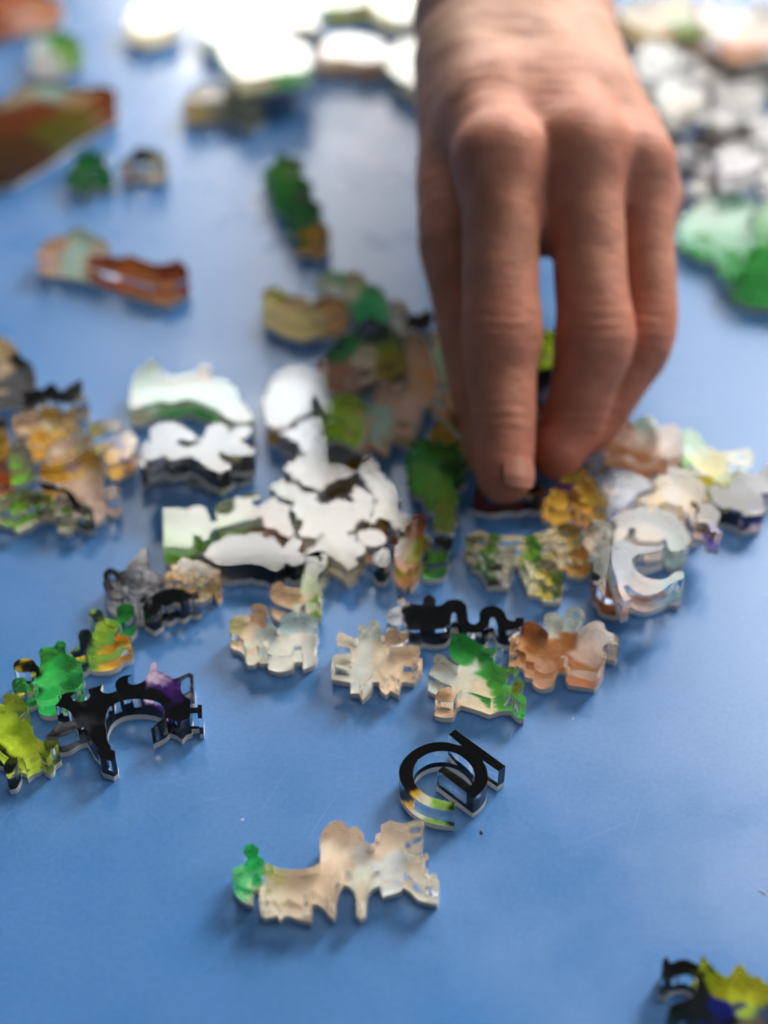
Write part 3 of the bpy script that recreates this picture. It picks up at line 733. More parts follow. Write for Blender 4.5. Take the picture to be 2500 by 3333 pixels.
puzzle_piece("brown lobed piece with inked pink reflection right behind the ring fingertip", 'S',
 [(556,292),(600,200),(640,112),(700,80),(742,110),(800,80),(860,60),(902,100),(922,150),(1000,120),(1060,150),(1082,210),(1092,262),(1060,342),(982,362),(922,332),(880,382),(800,402),(750,352),(700,332),(640,342),(580,342)],
 [(620,270,'b0805e'),(700,150,'c8a090'),(700,300,'ac7248'),(820,100,'a8c8bc'),(840,200,'c0b4a4'),(820,340,'b87a54'),(980,180,'c8aca0'),(1000,310,'b88060'),(900,260,'c4a090'),(740,230,'c8a494')], z=6.4, dark=0.7)  # pink ink stands in for reflected window light on the brown

puzzle_piece("mint to yellow striped piece with a clear square end, far right of the pile", 'S',
 [(1080,182),(1130,150),(1190,190),(1240,262),(1300,300),(1370,310),(1440,300),(1540,290),(1562,350),(1540,412),(1440,402),(1382,392),(1400,470),(1422,520),(1360,532),(1280,492),(1200,442),(1130,392),(1090,380),(1100,300)],
 [(1120,220,'7cc49c'),(1160,280,'a8d4b0'),(1110,350,'4a9a34'),(1190,330,'ccd088'),(1240,380,'c4bc50'),(1310,370,'b8aa10'),(1330,450,'a8b020'),(1380,500,'a4b848'),(1480,350,'c0c4ac'),(1530,350,'c8ccb0'),(1220,430,'c0a83c')],
 holes=[[(1440,330),(1500,325),(1505,375),(1445,378)]], z=6.4)

puzzle_piece("black and navy piece at the right edge of the pile", 'S',
 [(1240,562),(1300,520),(1400,560),(1430,482),(1500,460),(1600,440),(1660,400),(1752,420),(1752,540),(1620,602),(1642,680),(1600,742),(1500,742),(1440,702),(1350,702),(1290,642)],
 [(1300,580,'2a241c'),(1400,640,'121214'),(1480,520,'4a5464'),(1600,500,'7a7c88'),(1700,460,'1a1a22'),(1520,640,'17162a'),(1590,660,'221e6c'),(1480,700,'1a1a30'),(1600,720,'a89aa8')], wav=.4)

puzzle_piece("small dark brown piece with an indigo tip below the cream star", 'S',
 [(1190,652),(1280,662),(1332,720),(1322,800),(1342,862),(1290,862),(1240,802),(1180,782)],
 [(1240,700,'6a4a34'),(1290,720,'3c2a22'),(1300,800,'26228c'),(1310,850,'6a609c'),(1220,770,'a88c7c')], wav=.3)

puzzle_piece("pale green block piece with a long arm reaching right to pink knobs", 'H',
 [(475,112),(560,104),(640,114),(690,92),(760,105),(790,160),(802,206),(850,188),(830,150),(830,96),(900,60),(1000,30),(1070,5),(1130,15),(1130,50),(1086,60),(1086,94),(1132,100),(1180,60),(1242,30),(1262,70),(1342,90),(1330,150),(1350,230),(1372,280),
  (1340,312),(1280,292),(1230,252),(1160,242),(1150,172),(1050,196),(900,236),(812,262),(790,320),(742,332),(720,300),(682,292),(690,350),(640,390),(560,370),(480,382)],
 [(560,180,'9cc890'),(700,150,'a4cc94'),(600,280,'9ccc84'),(520,350,'6aa02c'),(600,375,'5c9424'),(660,250,'a0cc8c'),(740,310,'6ca22e'),(850,220,'74a83a'),(960,120,'b8c898'),(1000,190,'5c9828'),(1080,40,'bccaa0'),(1100,150,'a08058'),(1220,140,'c8a494'),(1300,250,'b88a68'),(1260,80,'c4b0a0')], dark=0.66)

puzzle_piece("black wavy arch piece whose top mirrors the pale window", 'H',
 [(745,420),(790,362),(870,322),(930,286),(980,290),(1030,300),(1070,276),(1130,270),(1172,308),(1230,308),(1268,348),(1292,390),(1330,322),(1380,310),(1422,330),(1402,390),(1442,430),(1430,470),(1380,500),(1312,480),(1290,510),(1220,530),(1150,502),(1080,486),(1000,486),(950,500),(880,490),(800,466)],
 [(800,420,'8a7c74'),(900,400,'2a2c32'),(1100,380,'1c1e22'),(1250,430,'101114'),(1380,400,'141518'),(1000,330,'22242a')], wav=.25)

puzzle_piece("tan and gold filigree piece touching the left end of the black wavy arch", 'U',
 [(832,482),(900,420),(960,410),(920,352),(1010,320),(1050,250),(1180,300),(1250,272),(1400,370),(1480,390),(1502,450),(1490,560),(1460,602),(1430,560),(1400,502),(1350,560),(1290,600),(1180,560),(1080,590),(1060,540),(1000,520),(900,532)],
 [(900,470,'b08440'),(980,480,'c09450'),(1080,320,'c8b49c'),(1150,400,'bfa072'),(1200,340,'8a7a5c'),(1190,430,'c8962c'),(1300,420,'c4aa80'),(1450,420,'c88c1c'),(1460,560,'cc9020'),(1350,500,'c4a878'),(1150,540,'c8ac7c'),(1280,560,'c8b48c'),(1240,480,'a88c5c')],
 holes=[[(1100,440),(1140,430),(1150,460),(1110,468)],[(1250,450),(1290,440),(1300,470),(1262,480)]], wav=.22, warm=True, lines=True, ink=1.2)

puzzle_piece("grey filigree piece with open loops beside the green leafy piece", 'U',
 [(130,540),(140,440),(200,385),(270,400),(330,440),(400,390),(440,310),(520,240),(590,160),(650,170),(662,300),(670,390),(740,440),(830,480),(902,540),(880,602),(800,642),(700,702),(640,762),(560,850),(480,830),(450,742),(400,700),(330,752),(240,742),(140,642)],
 [(220,410,'2c2a26'),(160,560,'44444a'),(280,640,'8a8688'),(400,600,'70747e'),(560,240,'211f1b'),(640,300,'2a2824'),(600,400,'8a8a90'),(700,480,'9a949a'),(700,600,'8c8c92'),(840,560,'7a7c80'),(560,620,'9a9aa0'),(520,800,'84868e'),(480,420,'3a3c40'),(300,720,'a09a9c'),(640,720,'5a5c60')],
 holes=[[(452,450),(540,392),(610,452),(520,512)],[(520,712),(640,662),(630,702),(550,752)],[(176,496),(230,462),(280,498),(230,534)],[(330,560),(400,540),(420,590),(350,610)]], wav=.12, lines=True)

puzzle_piece("small black toothed piece below the tan filigree", 'U',
 [(590,850),(622,790),(700,702),(800,652),(900,640),(960,620),(1060,640),(1170,680),(1230,660),(1262,740),(1200,770),(1130,760),(1040,812),(960,790),(880,850),(812,830),(790,892),(700,952),(640,920)],
 [(700,780,'14130f'),(850,720,'100f0d'),(1000,700,'100f0d'),(1150,720,'26221e'),(700,900,'101012'),(900,800,'141414'),(1210,700,'6a6058')], wav=.18)

puzzle_piece("white fan shaped piece with comb like ribs reflecting the window", 'I',
 [(124,300),(176,274),(134,236),(191,225),(162,177),(220,181),(206,128),(261,146),(263,91),(311,123),(329,72),(365,115),(398,69),(420,120),(465,85),(471,139),(525,117),(660,372),(672,420),(620,470),(562,450),(520,382),(492,312),(462,330),(470,400),(420,440),(360,470),(300,520),(220,540),(150,520)],
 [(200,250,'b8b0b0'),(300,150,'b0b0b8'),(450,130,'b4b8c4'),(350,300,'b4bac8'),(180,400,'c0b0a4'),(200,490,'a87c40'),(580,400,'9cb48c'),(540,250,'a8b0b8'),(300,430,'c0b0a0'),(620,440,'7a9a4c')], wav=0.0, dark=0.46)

puzzle_piece("white swirl piece with an amber edge below the ribbed fan", 'I',
 [(250,572),(300,536),(350,545),(390,490),(440,460),(510,470),(546,520),(526,580),(590,610),(606,650),(570,690),(640,656),(730,654),(820,690),(826,760),(810,850),(720,896),(600,940),(520,1000),(430,952),(340,900),(290,830),(320,780),(390,745),(432,720),(376,680),(390,632),(300,612)],
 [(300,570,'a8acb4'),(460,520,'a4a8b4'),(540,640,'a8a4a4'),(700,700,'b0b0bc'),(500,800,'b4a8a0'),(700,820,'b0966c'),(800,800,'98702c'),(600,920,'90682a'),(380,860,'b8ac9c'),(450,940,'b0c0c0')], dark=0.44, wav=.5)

puzzle_piece("large white branching piece in the middle of the pile reflecting the window", 'I',
 [(195,952),(240,910),(320,930),(400,980),(500,1010),(522,1080),(600,1070),(680,1060),(770,1060),(760,1000),(820,950),(870,990),(932,1060),(902,1160),(830,1220),(742,1290),(800,1330),(852,1420),(832,1460),(800,1482),(790,1540),(720,1540),(660,1500),(620,1440),(562,1442),(540,1480),(500,1472),(440,1440),(430,1400),(500,1370),(552,1312),(450,1332),(400,1300),(390,1200),(340,1142),(320,1060),(200,1002)],
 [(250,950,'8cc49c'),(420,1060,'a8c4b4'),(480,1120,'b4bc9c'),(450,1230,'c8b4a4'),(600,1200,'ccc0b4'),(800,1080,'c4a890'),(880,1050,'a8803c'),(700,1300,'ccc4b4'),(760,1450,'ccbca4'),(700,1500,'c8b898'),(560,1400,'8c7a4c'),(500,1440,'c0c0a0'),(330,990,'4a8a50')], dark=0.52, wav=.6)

puzzle_piece("amber and dark brown jagged piece along the right of the white branching one", 'I',
 [(830,762),(880,720),(930,760),(962,840),(1000,900),(1060,960),(1100,1040),(1080,1120),(1150,1150),(1172,1200),(1132,1280),(1070,1270),(1040,1222),(960,1192),(900,1232),(850,1202),(932,1100),(902,1000),(850,930),(822,850)],
 [(880,760,'7a5424'),(880,880,'b0a8b8'),(930,830,'4a3220'),(1000,940,'2a1e16'),(1060,1020,'22180f'),(950,1050,'a47c34'),(1000,1140,'9a7434'),(1130,1180,'a4967c'),(920,1180,'a89468'),(1060,1230,'7c3c14')], wav=.4, dark=0.7)  # pale lilac patch is a reflection painted into the brown print

puzzle_piece("rust orange piece with olive streak and split tan foot", 'V',
 [(380,1012),(370,860),(450,722),(590,642),(610,440),(680,340),(780,318),(862,390),(866,500),(812,642),(940,700),(862,800),(800,900),(772,1000),(722,1120),(640,1242),(592,1130),(560,1230),(480,1182),(402,1100)],
 [(740,430,'94501c'),(780,560,'9c5c2c'),(600,690,'84481e'),(450,800,'7c441e'),(760,780,'88861c'),(620,900,'9c9424'),(540,1080,'c48c50'),(640,1160,'b0744a'),(440,1050,'b87848'),(880,710,'6a7420'),(500,950,'8c5428')], warm=True)

puzzle_piece("dark green and black round piece right of the rust orange one", 'V',
 [(800,1002),(860,880),(960,760),(980,692),(1060,645),(1180,650),(1256,702),(1250,830),(1202,900),(1180,1000),(1100,1060),(960,1080),(842,1060)],
 [(1100,690,'100808'),(1200,780,'141414'),(1060,790,'48525e'),(1000,920,'42721a'),(1120,960,'3a6418'),(900,1040,'4c9448'),(880,950,'1c2414'),(1040,1040,'2f6a24')])

puzzle_piece("smooth oval pinkish piece at the right of the white branching one", 'I',
 [(800,1292),(860,1265),(950,1270),(1006,1310),(1012,1360),(950,1392),(860,1382),(810,1342)],
 [(850,1320,'a87c6c'),(950,1330,'a07868')])

puzzle_piece("small drop shaped piece with a shiny top over dark green", 'I',
 [(912,1472),(950,1420),(1000,1395),(1036,1420),(1036,1490),(1000,1537),(945,1532)],
 [(960,1480,'1a2418'),(1010,1440,'223020')])

puzzle_piece("bright gold fringed piece beside the thumb tip", 'I',
 [(1320,602),(1350,502),(1430,450),(1520,452),(1592,430),(1572,560),(1522,632),(1400,622)],
 [(1400,520,'c09014'),(1480,580,'b88410'),(1560,480,'a88c2c'),(1360,590,'b4891c')], wav=.4, z=6.4, ink=1.4)

puzzle_piece("green jagged leaf piece left of the index fingertip", 'I',
 [(1188,642),(1260,600),(1340,622),(1440,642),(1520,640),(1542,720),(1580,820),(1560,870),(1502,862),(1472,900),(1500,960),(1512,1060),(1490,1152),(1440,1200),(1380,1170),(1370,1060),(1300,980),(1220,900),(1180,820)],
 [(1240,680,'3c8438'),(1350,680,'327a24'),(1450,700,'3a7a24'),(1500,800,'1f5020'),(1250,830,'4e8a30'),(1350,860,'5c9230'),(1380,960,'648c2a'),(1440,1060,'6e8428'),(1440,1160,'767c2c'),(1540,840,'18401c')], wav=.8, ink=1.5)

puzzle_piece("curved cream piece with olive tip at the back left of the middle pile", 'T',
 [(75,252),(110,180),(180,160),(232,202),(300,230),(380,240),(460,290),(540,252),(600,220),(680,250),(742,330),(700,420),(620,442),(560,440),(480,440),(380,462),(280,440),(180,392),(100,342)],
 [(120,240,'b4ac6c'),(190,220,'98983c'),(300,290,'b89c70'),(350,400,'b4a468'),(450,380,'b0a06c'),(600,270,'b88a54'),(660,340,'b08450'),(680,420,'8a6a58')], wav=.3)

puzzle_piece("pale green to emerald piece at the back of the middle pile", 'T',
 [(490,132),(560,62),(640,50),(720,60),(800,40),(870,90),(902,150),(980,170),(1040,252),(1052,330),(1000,380),(900,370),(812,350),(770,282),(700,212),(600,202),(520,190)],
 [(560,120,'a8b89c'),(680,90,'7aa878'),(800,80,'ac9c78'),(600,180,'b8b498'),(740,180,'a8a484'),(900,220,'3f9a58'),(900,320,'35905a'),(1010,300,'4aa868')], z=6.4)

puzzle_piece("dark mixed piece with green, navy and olive patches in the middle pile", 'T',
 [(500,742),(580,690),(640,602),(700,532),(800,520),(860,422),(950,402),(1010,450),(1090,480),(1160,580),(1172,700),(1120,800),(1040,830),(960,802),(860,880),(760,902),(640,880),(540,830)],
 [(760,590,'2c8440'),(660,590,'13244e'),(1040,700,'847010'),(1020,620,'6a7810'),(860,720,'b0a088'),(900,660,'988c70'),(560,770,'906858'),(700,790,'92604a'),(800,840,'8a7468'),(850,870,'1a1614'),(950,540,'2c3c20'),(880,470,'4a546a'),(680,680,'3c7838'),(1080,790,'5a4c10')], wav=.5)

puzzle_piece("grey and black piece behind the index finger at the back of the pile", 'T',
 [(1060,302),(1120,260),(1190,300),(1212,380),(1280,382),(1380,340),(1402,420),(1370,500),(1250,502),(1150,520),(1080,470)],
 [(1120,320,'a49a8a'),(1130,430,'a8a49c'),(1250,430,'1a1614'),(1340,440,'242820'),(1180,370,'60605c')], wav=.4, z=6.4)

puzzle_piece("large tan forked piece with an aqua prong left of the thumb", 'T',
 [(1170,562),(1260,510),(1340,560),(1370,650),(1400,720),(1480,760),(1502,840),(1440,902),(1400,960),(1330,980),(1312,1100),(1270,1190),(1250,1262),(1140,1270),(1092,1222),(1062,1302),(1040,1352),(970,1312),(912,1280),(880,1352),(840,1322),(830,1230),(860,1100),(940,1010),(980,882),(1040,870),(1080,930),(1160,910),(1220,852),(1190,720)],
 [(1250,600,'a88c6c'),(1300,720,'ac8868'),(1380,820,'b87c48'),(1250,900,'b48c68'),(1150,1000,'b8967c'),(1200,1150,'b09080'),(1000,1000,'b49078'),(960,1100,'90aca0'),(1020,1220,'94b0a4'),(900,1180,'a49c80'),(880,1300,'b48460'),(1150,1230,'8a7454')], z=6.4, warm=True)

puzzle_piece("olive green strip piece between the ribbed fan and the tan forked one", 'T',
 [(560,1250),(600,1190),(560,1120),(620,1020),(740,1000),(830,1030),(882,1100),(852,1230),(800,1300),(740,1262),(640,1230)],
 [(680,1080,'74901c'),(780,1100,'7c8c24'),(800,1230,'7a9428'),(640,1200,'64862a'),(850,1130,'9a9a58')])

puzzle_piece("pale aqua and tan piece just left of the thumb", 'T',
 [(1390,562),(1420,482),(1480,500),(1520,620),(1532,740),(1562,850),(1602,960),(1622,1060),(1650,1150),(1600,1190),(1540,1130),(1480,1060),(1390,1020),(1420,922),(1480,870),(1450,760),(1420,660)],
 [(1440,560,'c0b890'),(1480,680,'84b490'),(1500,760,'8ab898'),(1480,940,'b4bcb0'),(1540,900,'a8b0a0'),(1580,1080,'b0804c'),(1620,1150,'908c3c'),(1450,1010,'b89878')])

puzzle_piece("lime piece seen through the gap between index and middle fingers", 'Z',
 [(1140,740),(1160,715),(1200,712),(1240,730),(1250,770),(1210,785),(1160,780)],
 [(1190,735,'9cb418'),(1220,770,'a8a040'),(1150,750,'6a8a20')])

puzzle_piece("slate blue and black piece seen low in the gap between the fingers", 'Z',
 [(1130,812),(1170,795),(1230,800),(1260,830),(1240,865),(1180,868),(1140,850)],
 [(1170,815,'1a1c22'),(1190,850,'7a80a0'),(1230,830,'3a3c44'),(1150,840,'2a2c30')], wav=.3)

puzzle_piece("pinkish brown piece behind the fingertips, lowest in the gap", 'Z',
 [(1120,900),(1160,875),(1230,885),(1270,920),(1240,960),(1160,960),(1120,935)],
 [(1170,900,'b88a74'),(1230,930,'a87050'),(1150,940,'9a6444')])

puzzle_piece("green and amber piece left of the ribbed fan with a mirror bright top", 'G',
 [(778,442),(800,332),(850,262),(920,220),(960,270),(1010,320),(1080,310),(1160,300),(1210,250),(1262,270),(1272,340),(1350,335),(1420,400),(1442,460),(1510,540),(1520,580),(1450,600),(1380,580),(1300,530),(1200,480),(1110,452),(1030,490),(960,470),(900,492),(820,512),(770,500)],
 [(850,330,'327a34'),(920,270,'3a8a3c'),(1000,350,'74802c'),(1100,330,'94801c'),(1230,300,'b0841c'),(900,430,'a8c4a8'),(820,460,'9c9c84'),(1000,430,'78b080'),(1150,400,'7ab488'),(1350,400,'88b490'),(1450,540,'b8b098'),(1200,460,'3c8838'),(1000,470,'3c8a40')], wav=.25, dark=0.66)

puzzle_piece("black piece lying underneath a white topped branching piece", 'G',
 [(840,762),(900,700),(1000,690),(1200,700),(1400,720),(1510,760),(1500,850),(1400,870),(1330,920),(1250,892),(1100,840),(960,840),(850,872)],
 [(900,780,'16161a'),(1200,780,'121214'),(1400,800,'1a1612'),(1320,890,'2c2620')], wav=.5)

puzzle_piece("white topped branching piece stacked on the black one at left", 'G',
 [(862,782),(902,730),(900,640),(960,602),(1050,600),(1130,640),(1182,680),(1160,720),(1082,700),(1062,722),(1120,745),(1210,720),(1240,630),(1290,600),(1350,610),(1382,660),(1420,622),(1480,610),(1522,640),(1480,690),(1440,702),(1520,760),(1530,790),(1440,802),(1350,790),(1312,770),(1330,820),(1390,850),(1380,880),(1320,906),(1240,870),(1190,830),(1130,802),(1070,820),(1030,830),(980,800),(930,820),(880,832)],
 [(950,680,'5a5c68'),(1100,760,'34353c'),(1300,680,'34353c'),(1450,650,'807860'),(1300,850,'28282c'),(1450,780,'34353c')], z=6.4)

# ---- pile at the left edge
puzzle_piece("grey slab piece with tan corner at the far left edge of the pile", 'Q',
 [(-220,100),(0,110),(100,160),(180,240),(222,320),(300,370),(350,450),(372,560),(340,640),(250,670),(100,660),(-220,670)],
 [(20,220,'b4986c'),(40,400,'b49c80'),(170,330,'221f1c'),(150,480,'5a5c60'),(250,560,'5c5a58'),(60,600,'54524e'),(-100,400,'6a5c44')])
puzzle_piece("black spiky piece at the back of the left pile", 'Q',
 [(220,682),(340,650),(440,640),(520,592),(560,580),(602,680),(660,650),(780,570),(840,560),(862,640),(840,700),(902,752),(860,800),(760,782),(640,812),(560,772),(440,792),(320,832),(250,820)],
 [(350,720,'0f0e0d'),(540,650,'0f0e0d'),(700,720,'26241f'),(820,620,'3a3c40'),(840,740,'8c8074'),(400,790,'4a4440')], wav=.3)
puzzle_piece("tan piece with gold stripes in the middle of the left pile", 'Q',
 [(130,932),(230,900),(350,880),(420,850),(520,830),(620,870),(640,950),(700,850),(760,850),(772,950),(800,1020),(900,1080),(960,1160),(870,1220),(760,1262),(640,1332),(540,1362),(500,1300),(440,1222),(320,1222),(310,1130),(180,1110),(130,1020)],
 [(220,980,'b89478'),(250,1070,'ccb088'),(340,920,'b49078'),(380,1080,'bc8418'),(520,880,'c4941c'),(470,980,'d4bc94'),(600,1060,'c49c4c'),(700,980,'bca06c'),(650,1200,'b0907c'),(800,1150,'b09c84'),(560,1290,'c4ac9c'),(860,1070,'a0a8a8'),(370,1200,'c89020'),(720,880,'a8844c')], z=6.4, warm=True, wav=.2, lines=True, ink=1.15)
puzzle_piece("slim tan and olive strip piece at the right of the left pile", 'Q',
 [(900,1012),(1050,970),(1200,970),(1252,1000),(1240,1060),(1100,1110),(960,1160),(920,1090)],
 [(1000,1060,'a0984c'),(1060,1000,'8a8840'),(1180,1020,'b09874'),(1100,1080,'7a6040'),(960,1130,'98a060')], z=6.4)
puzzle_piece("gold piece with a purple line at the right end of the left pile", 'Q',
 [(1030,1202),(1150,1140),(1300,1090),(1390,1110),(1402,1200),(1380,1300),(1300,1370),(1240,1380),(1190,1420),(1130,1420),(1080,1330)],
 [(1100,1220,'b88c24'),(1160,1350,'bc9234'),(1230,1200,'5a3a7c'),(1250,1320,'4c2c74'),(1330,1180,'bc922c'),(1340,1290,'b8861c'),(1180,1260,'c09c50'),(1050,1220,'2a1a10')], wav=.3, ink=1.2)
puzzle_piece("large tan fan shaped piece with gold border at the front of the left pile", 'Q',
 [(400,1502),(430,1420),(500,1420),(640,1400),(760,1350),(900,1270),(980,1280),(1032,1370),(1030,1500),(1000,1600),(1010,1660),(1060,1682),(1180,1640),(1222,1660),(1220,1762),(1150,1790),(1060,1752),(1040,1830),(960,1860),(890,1832),(860,1780),(800,1740),(700,1682),(560,1612),(460,1582),(400,1552)],
 [(480,1480,'c08818'),(600,1500,'c48c1c'),(720,1390,'9c7c78'),(900,1310,'bc8c24'),(1000,1380,'b8903c'),(800,1500,'c49c58'),(820,1600,'c8a890'),(940,1500,'bca080'),(700,1640,'b89884'),(960,1720,'c4a494'),(960,1830,'cdb0a0'),(1150,1710,'c0a49c'),(1040,1720,'b49484')], z=6.4, warm=True, wav=.15)
puzzle_piece("grey and leaf green piece between the orange one and the gold striped one", 'Q',
 [(100,1340),(150,1202),(220,1160),(290,1240),(332,1330),(330,1400),(260,1430),(200,1470),(100,1472)],
 [(200,1240,'a49c88'),(150,1330,'8ca050'),(280,1330,'9c9480'),(180,1430,'6ea838'),(280,1400,'7a9a50')])
puzzle_piece("gold and black piece cut by the left picture edge", 'Q',
 [(-220,942),(0,930),(62,1010),(72,1130),(32,1250),(0,1322),(-220,1340)],
 [(20,1060,'c0964c'),(10,1200,'a87c18'),(50,970,'100c08'),(0,1310,'100c08'),(-100,1100,'b08428'),(60,1200,'181008')], wav=.3)
puzzle_piece("orange red piece cut by the left picture edge below the gold and black one", 'Q',
 [(-220,1400),(0,1380),(80,1430),(112,1550),(100,1630),(-220,1650)],
 [(20,1420,'a06a5c'),(30,1560,'c05c10'),(0,1640,'b4500e'),(-120,1540,'b4580e')])
puzzle_piece("olive and lime leafy piece at the bottom of the left pile", 'Q',
 [(-220,1742),(0,1740),(150,1700),(300,1690),(450,1710),(520,1760),(542,1822),(480,1832),(350,1832),(300,1880),(260,1930),(150,1950),(60,1900),(-220,1882)],
 [(60,1790,'94906c'),(170,1830,'72ac28'),(130,1900,'7cac48'),(300,1760,'8c8a5c'),(400,1800,'6a8a2c'),(470,1750,'b88c24'),(240,1900,'b8b494'),(450,1820,'bcaa7c'),(0,1840,'a8a484')], wav=.45, z=3.2, lines=True)
puzzle_piece("small cream and green piece right of the olive leafy one", 'Q',
 [(560,1832),(600,1720),(660,1740),(720,1842),(742,1920),(700,1950),(620,1960),(560,1922)],
 [(620,1780,'c0aca0'),(600,1850,'ccc0b0'),(690,1860,'6c9430'),(700,1920,'7ca03c'),(620,1930,'ccbcae')], wav=.25)
puzzle_piece("dark brown piece along the lower edge of the tan fan", 'Q',
 [(400,1602),(560,1640),(720,1700),(830,1820),(940,1880),(962,1940),(860,1950),(770,1910),(720,1830),(660,1720),(590,1700),(440,1690)],
 [(500,1650,'2e1a10'),(700,1760,'22160e'),(850,1900,'4a463e'),(600,1670,'2a180e')])
# ---- blurred background
puzzle_piece("straight edged rust brown border piece with an aqua patch lying alone", 'M',
 [(195,1370),(250,1290),(330,1270),(420,1214),(500,1260),(592,1310),(570,1370),(640,1388),(700,1374),(760,1396),(840,1424),(900,1420),(965,1398),(1016,1450),(1020,1500),(900,1566),(700,1510),(450,1430),(215,1400)],
 [(250,1350,'b08c74'),(330,1310,'a8846c'),(400,1340,'86a89c'),(450,1250,'8aa090'),(560,1330,'b09c8c'),(520,1400,'7a3412'),(620,1440,'8a4622'),(720,1420,'94501c'),(800,1490,'8c5428'),(900,1470,'742e10'),(970,1440,'7c3414'),(880,1540,'9a6a44'),(430,1410,'98a494')], warm=True, corner=30)
puzzle_piece("large rust brown border piece at the far left with an olive middle", 'M',
 [(-220,560),(0,540),(60,500),(150,440),(280,428),(380,460),(470,470),(560,458),(632,490),(630,570),(540,622),(400,700),(280,790),(180,850),(60,920),(-220,960)],
 [(100,500,'988c74'),(290,470,'8aa498'),(180,590,'7a3a0e'),(60,650,'74380e'),(560,520,'7c3c10'),(450,510,'9c7a54'),(380,640,'6a5c12'),(300,700,'5e5a10'),(120,780,'54340f'),(0,860,'4c3418'),(-100,700,'5a340e')], warm=True, corner=30)
puzzle_piece("small dark green piece below the large rust brown one", 'M',
 [(352,930),(400,880),(380,820),(440,836),(480,780),(520,830),(580,820),(566,880),(612,920),(560,950),(500,930),(470,990),(420,950)],
 [(450,880,'176024'),(540,900,'1c5c28'),(420,940,'3c5c34')], wav=.4)
puzzle_piece("small dark piece with a cream end beside the dark green one", 'M',
 [(640,872),(690,850),(740,790),(820,800),(880,830),(902,880),(830,900),(740,882),(680,900)],
 [(740,830,'2c3040'),(800,820,'44503c'),(860,870,'b4a890'),(660,880,'7c6c64')], wav=.4)
puzzle_piece("blurred grey tan piece in front of the bright green edged one", 'M',
 [(990,562),(1040,480),(1130,450),(1230,476),(1340,490),(1420,530),(1402,600),(1340,630),(1260,580),(1160,570),(1050,580)],
 [(1060,520,'a48c58'),(1150,500,'9c9074'),(1250,530,'98947c'),(1350,560,'7c8474')], wav=.4)
puzzle_piece("cream round piece at the back left of the glare", 'Z',
 [(268,46),(290,15),(330,4),(370,15),(386,40),(360,62),(320,70),(285,62)],
 [(320,35,'e0d4b8'),(350,30,'dccfb4')], warm=True)
puzzle_piece("white and green piece near the top left corner", 'Z',
 [(62,125),(75,80),(120,64),(165,80),(176,110),(140,126),(100,134)],
 [(85,100,'b8c4c4'),(135,90,'5c9c3c'),(150,105,'7ca050'),(95,125,'b4a4a8')], wav=.5)
puzzle_piece("orange brown piece in the top left corner", 'Z',
 [(-70,-20),(60,-24),(132,0),(120,26),(60,38),(0,52),(-70,54)],
 [(20,10,'b86c48'),(90,0,'c07c50'),(-20,40,'94583c'),(50,30,'c49c8c')], warm=True, wav=.5)
puzzle_piece("cream and tan piece left of the wrist at the back", 'Z',
 [(680,106),(720,76),(780,75),(832,95),(840,122),(800,132),(740,124),(700,126)],
 [(720,95,'dccfb8'),(780,95,'d8ccc0'),(730,120,'b88c50'),(810,120,'a87c58')], warm=True, wav=.4)
puzzle_piece("pale green piece half hidden behind the wrist", 'Z',
 [(836,132),(860,92),(910,85),(932,130),(922,172),(890,182),(850,158)],
 [(860,120,'9c9440'),(890,120,'c8d8b8'),(900,160,'ccc4b0'),(850,150,'508078')], wav=.4)
puzzle_piece("lime piece cut by the top picture edge", 'Z',
 [(640,-12),(700,-24),(760,-14),(802,3),(760,12),(690,12)],
 [(690,0,'7c9c24'),(750,0,'a09c38')])
puzzle_piece("cream piece at the top edge beside the wrist", 'Z',
 [(790,-18),(880,-34),(930,-10),(920,22),(880,44),(820,28)],
 [(820,0,'ccc88c'),(880,10,'dce0cc')], wav=.8, dark=.7)
puzzle_piece("dark green slender leaf piece with amber tip lying alone", 'Z',
 [(566,366),(592,350),(600,326),(626,338),(656,344),(648,376),(676,396),(668,424),(696,444),(690,474),(712,496),(690,526),(664,512),(640,518),(638,480),(614,462),(618,436),(588,424),(590,394)],
 [(600,350,'3c7c24'),(620,400,'237020'),(640,440,'1d6024'),(650,480,'28642c'),(685,500,'b07c10'),(660,420,'3c4c34'),(640,360,'5c7c40')])
def jagged(cx, cy, rx, ry, seed):
    """irregular knobbed outline round a point of the picture"""
    rnd = random.Random(seed)
    n = rnd.randint(9, 12); rx *= 1.45; ry *= 1.3; turn = rnd.uniform(0, 3)
    out = []
    for i in range(n):
        a = 2 * math.pi * (i + rnd.uniform(-.25, .25)) / n
        r = rnd.choice((1.15, 1.05, .95, .8, .7, .62))
        out.append((cx + rx * r * math.cos(a), cy + ry * r * math.sin(a)))
    return out

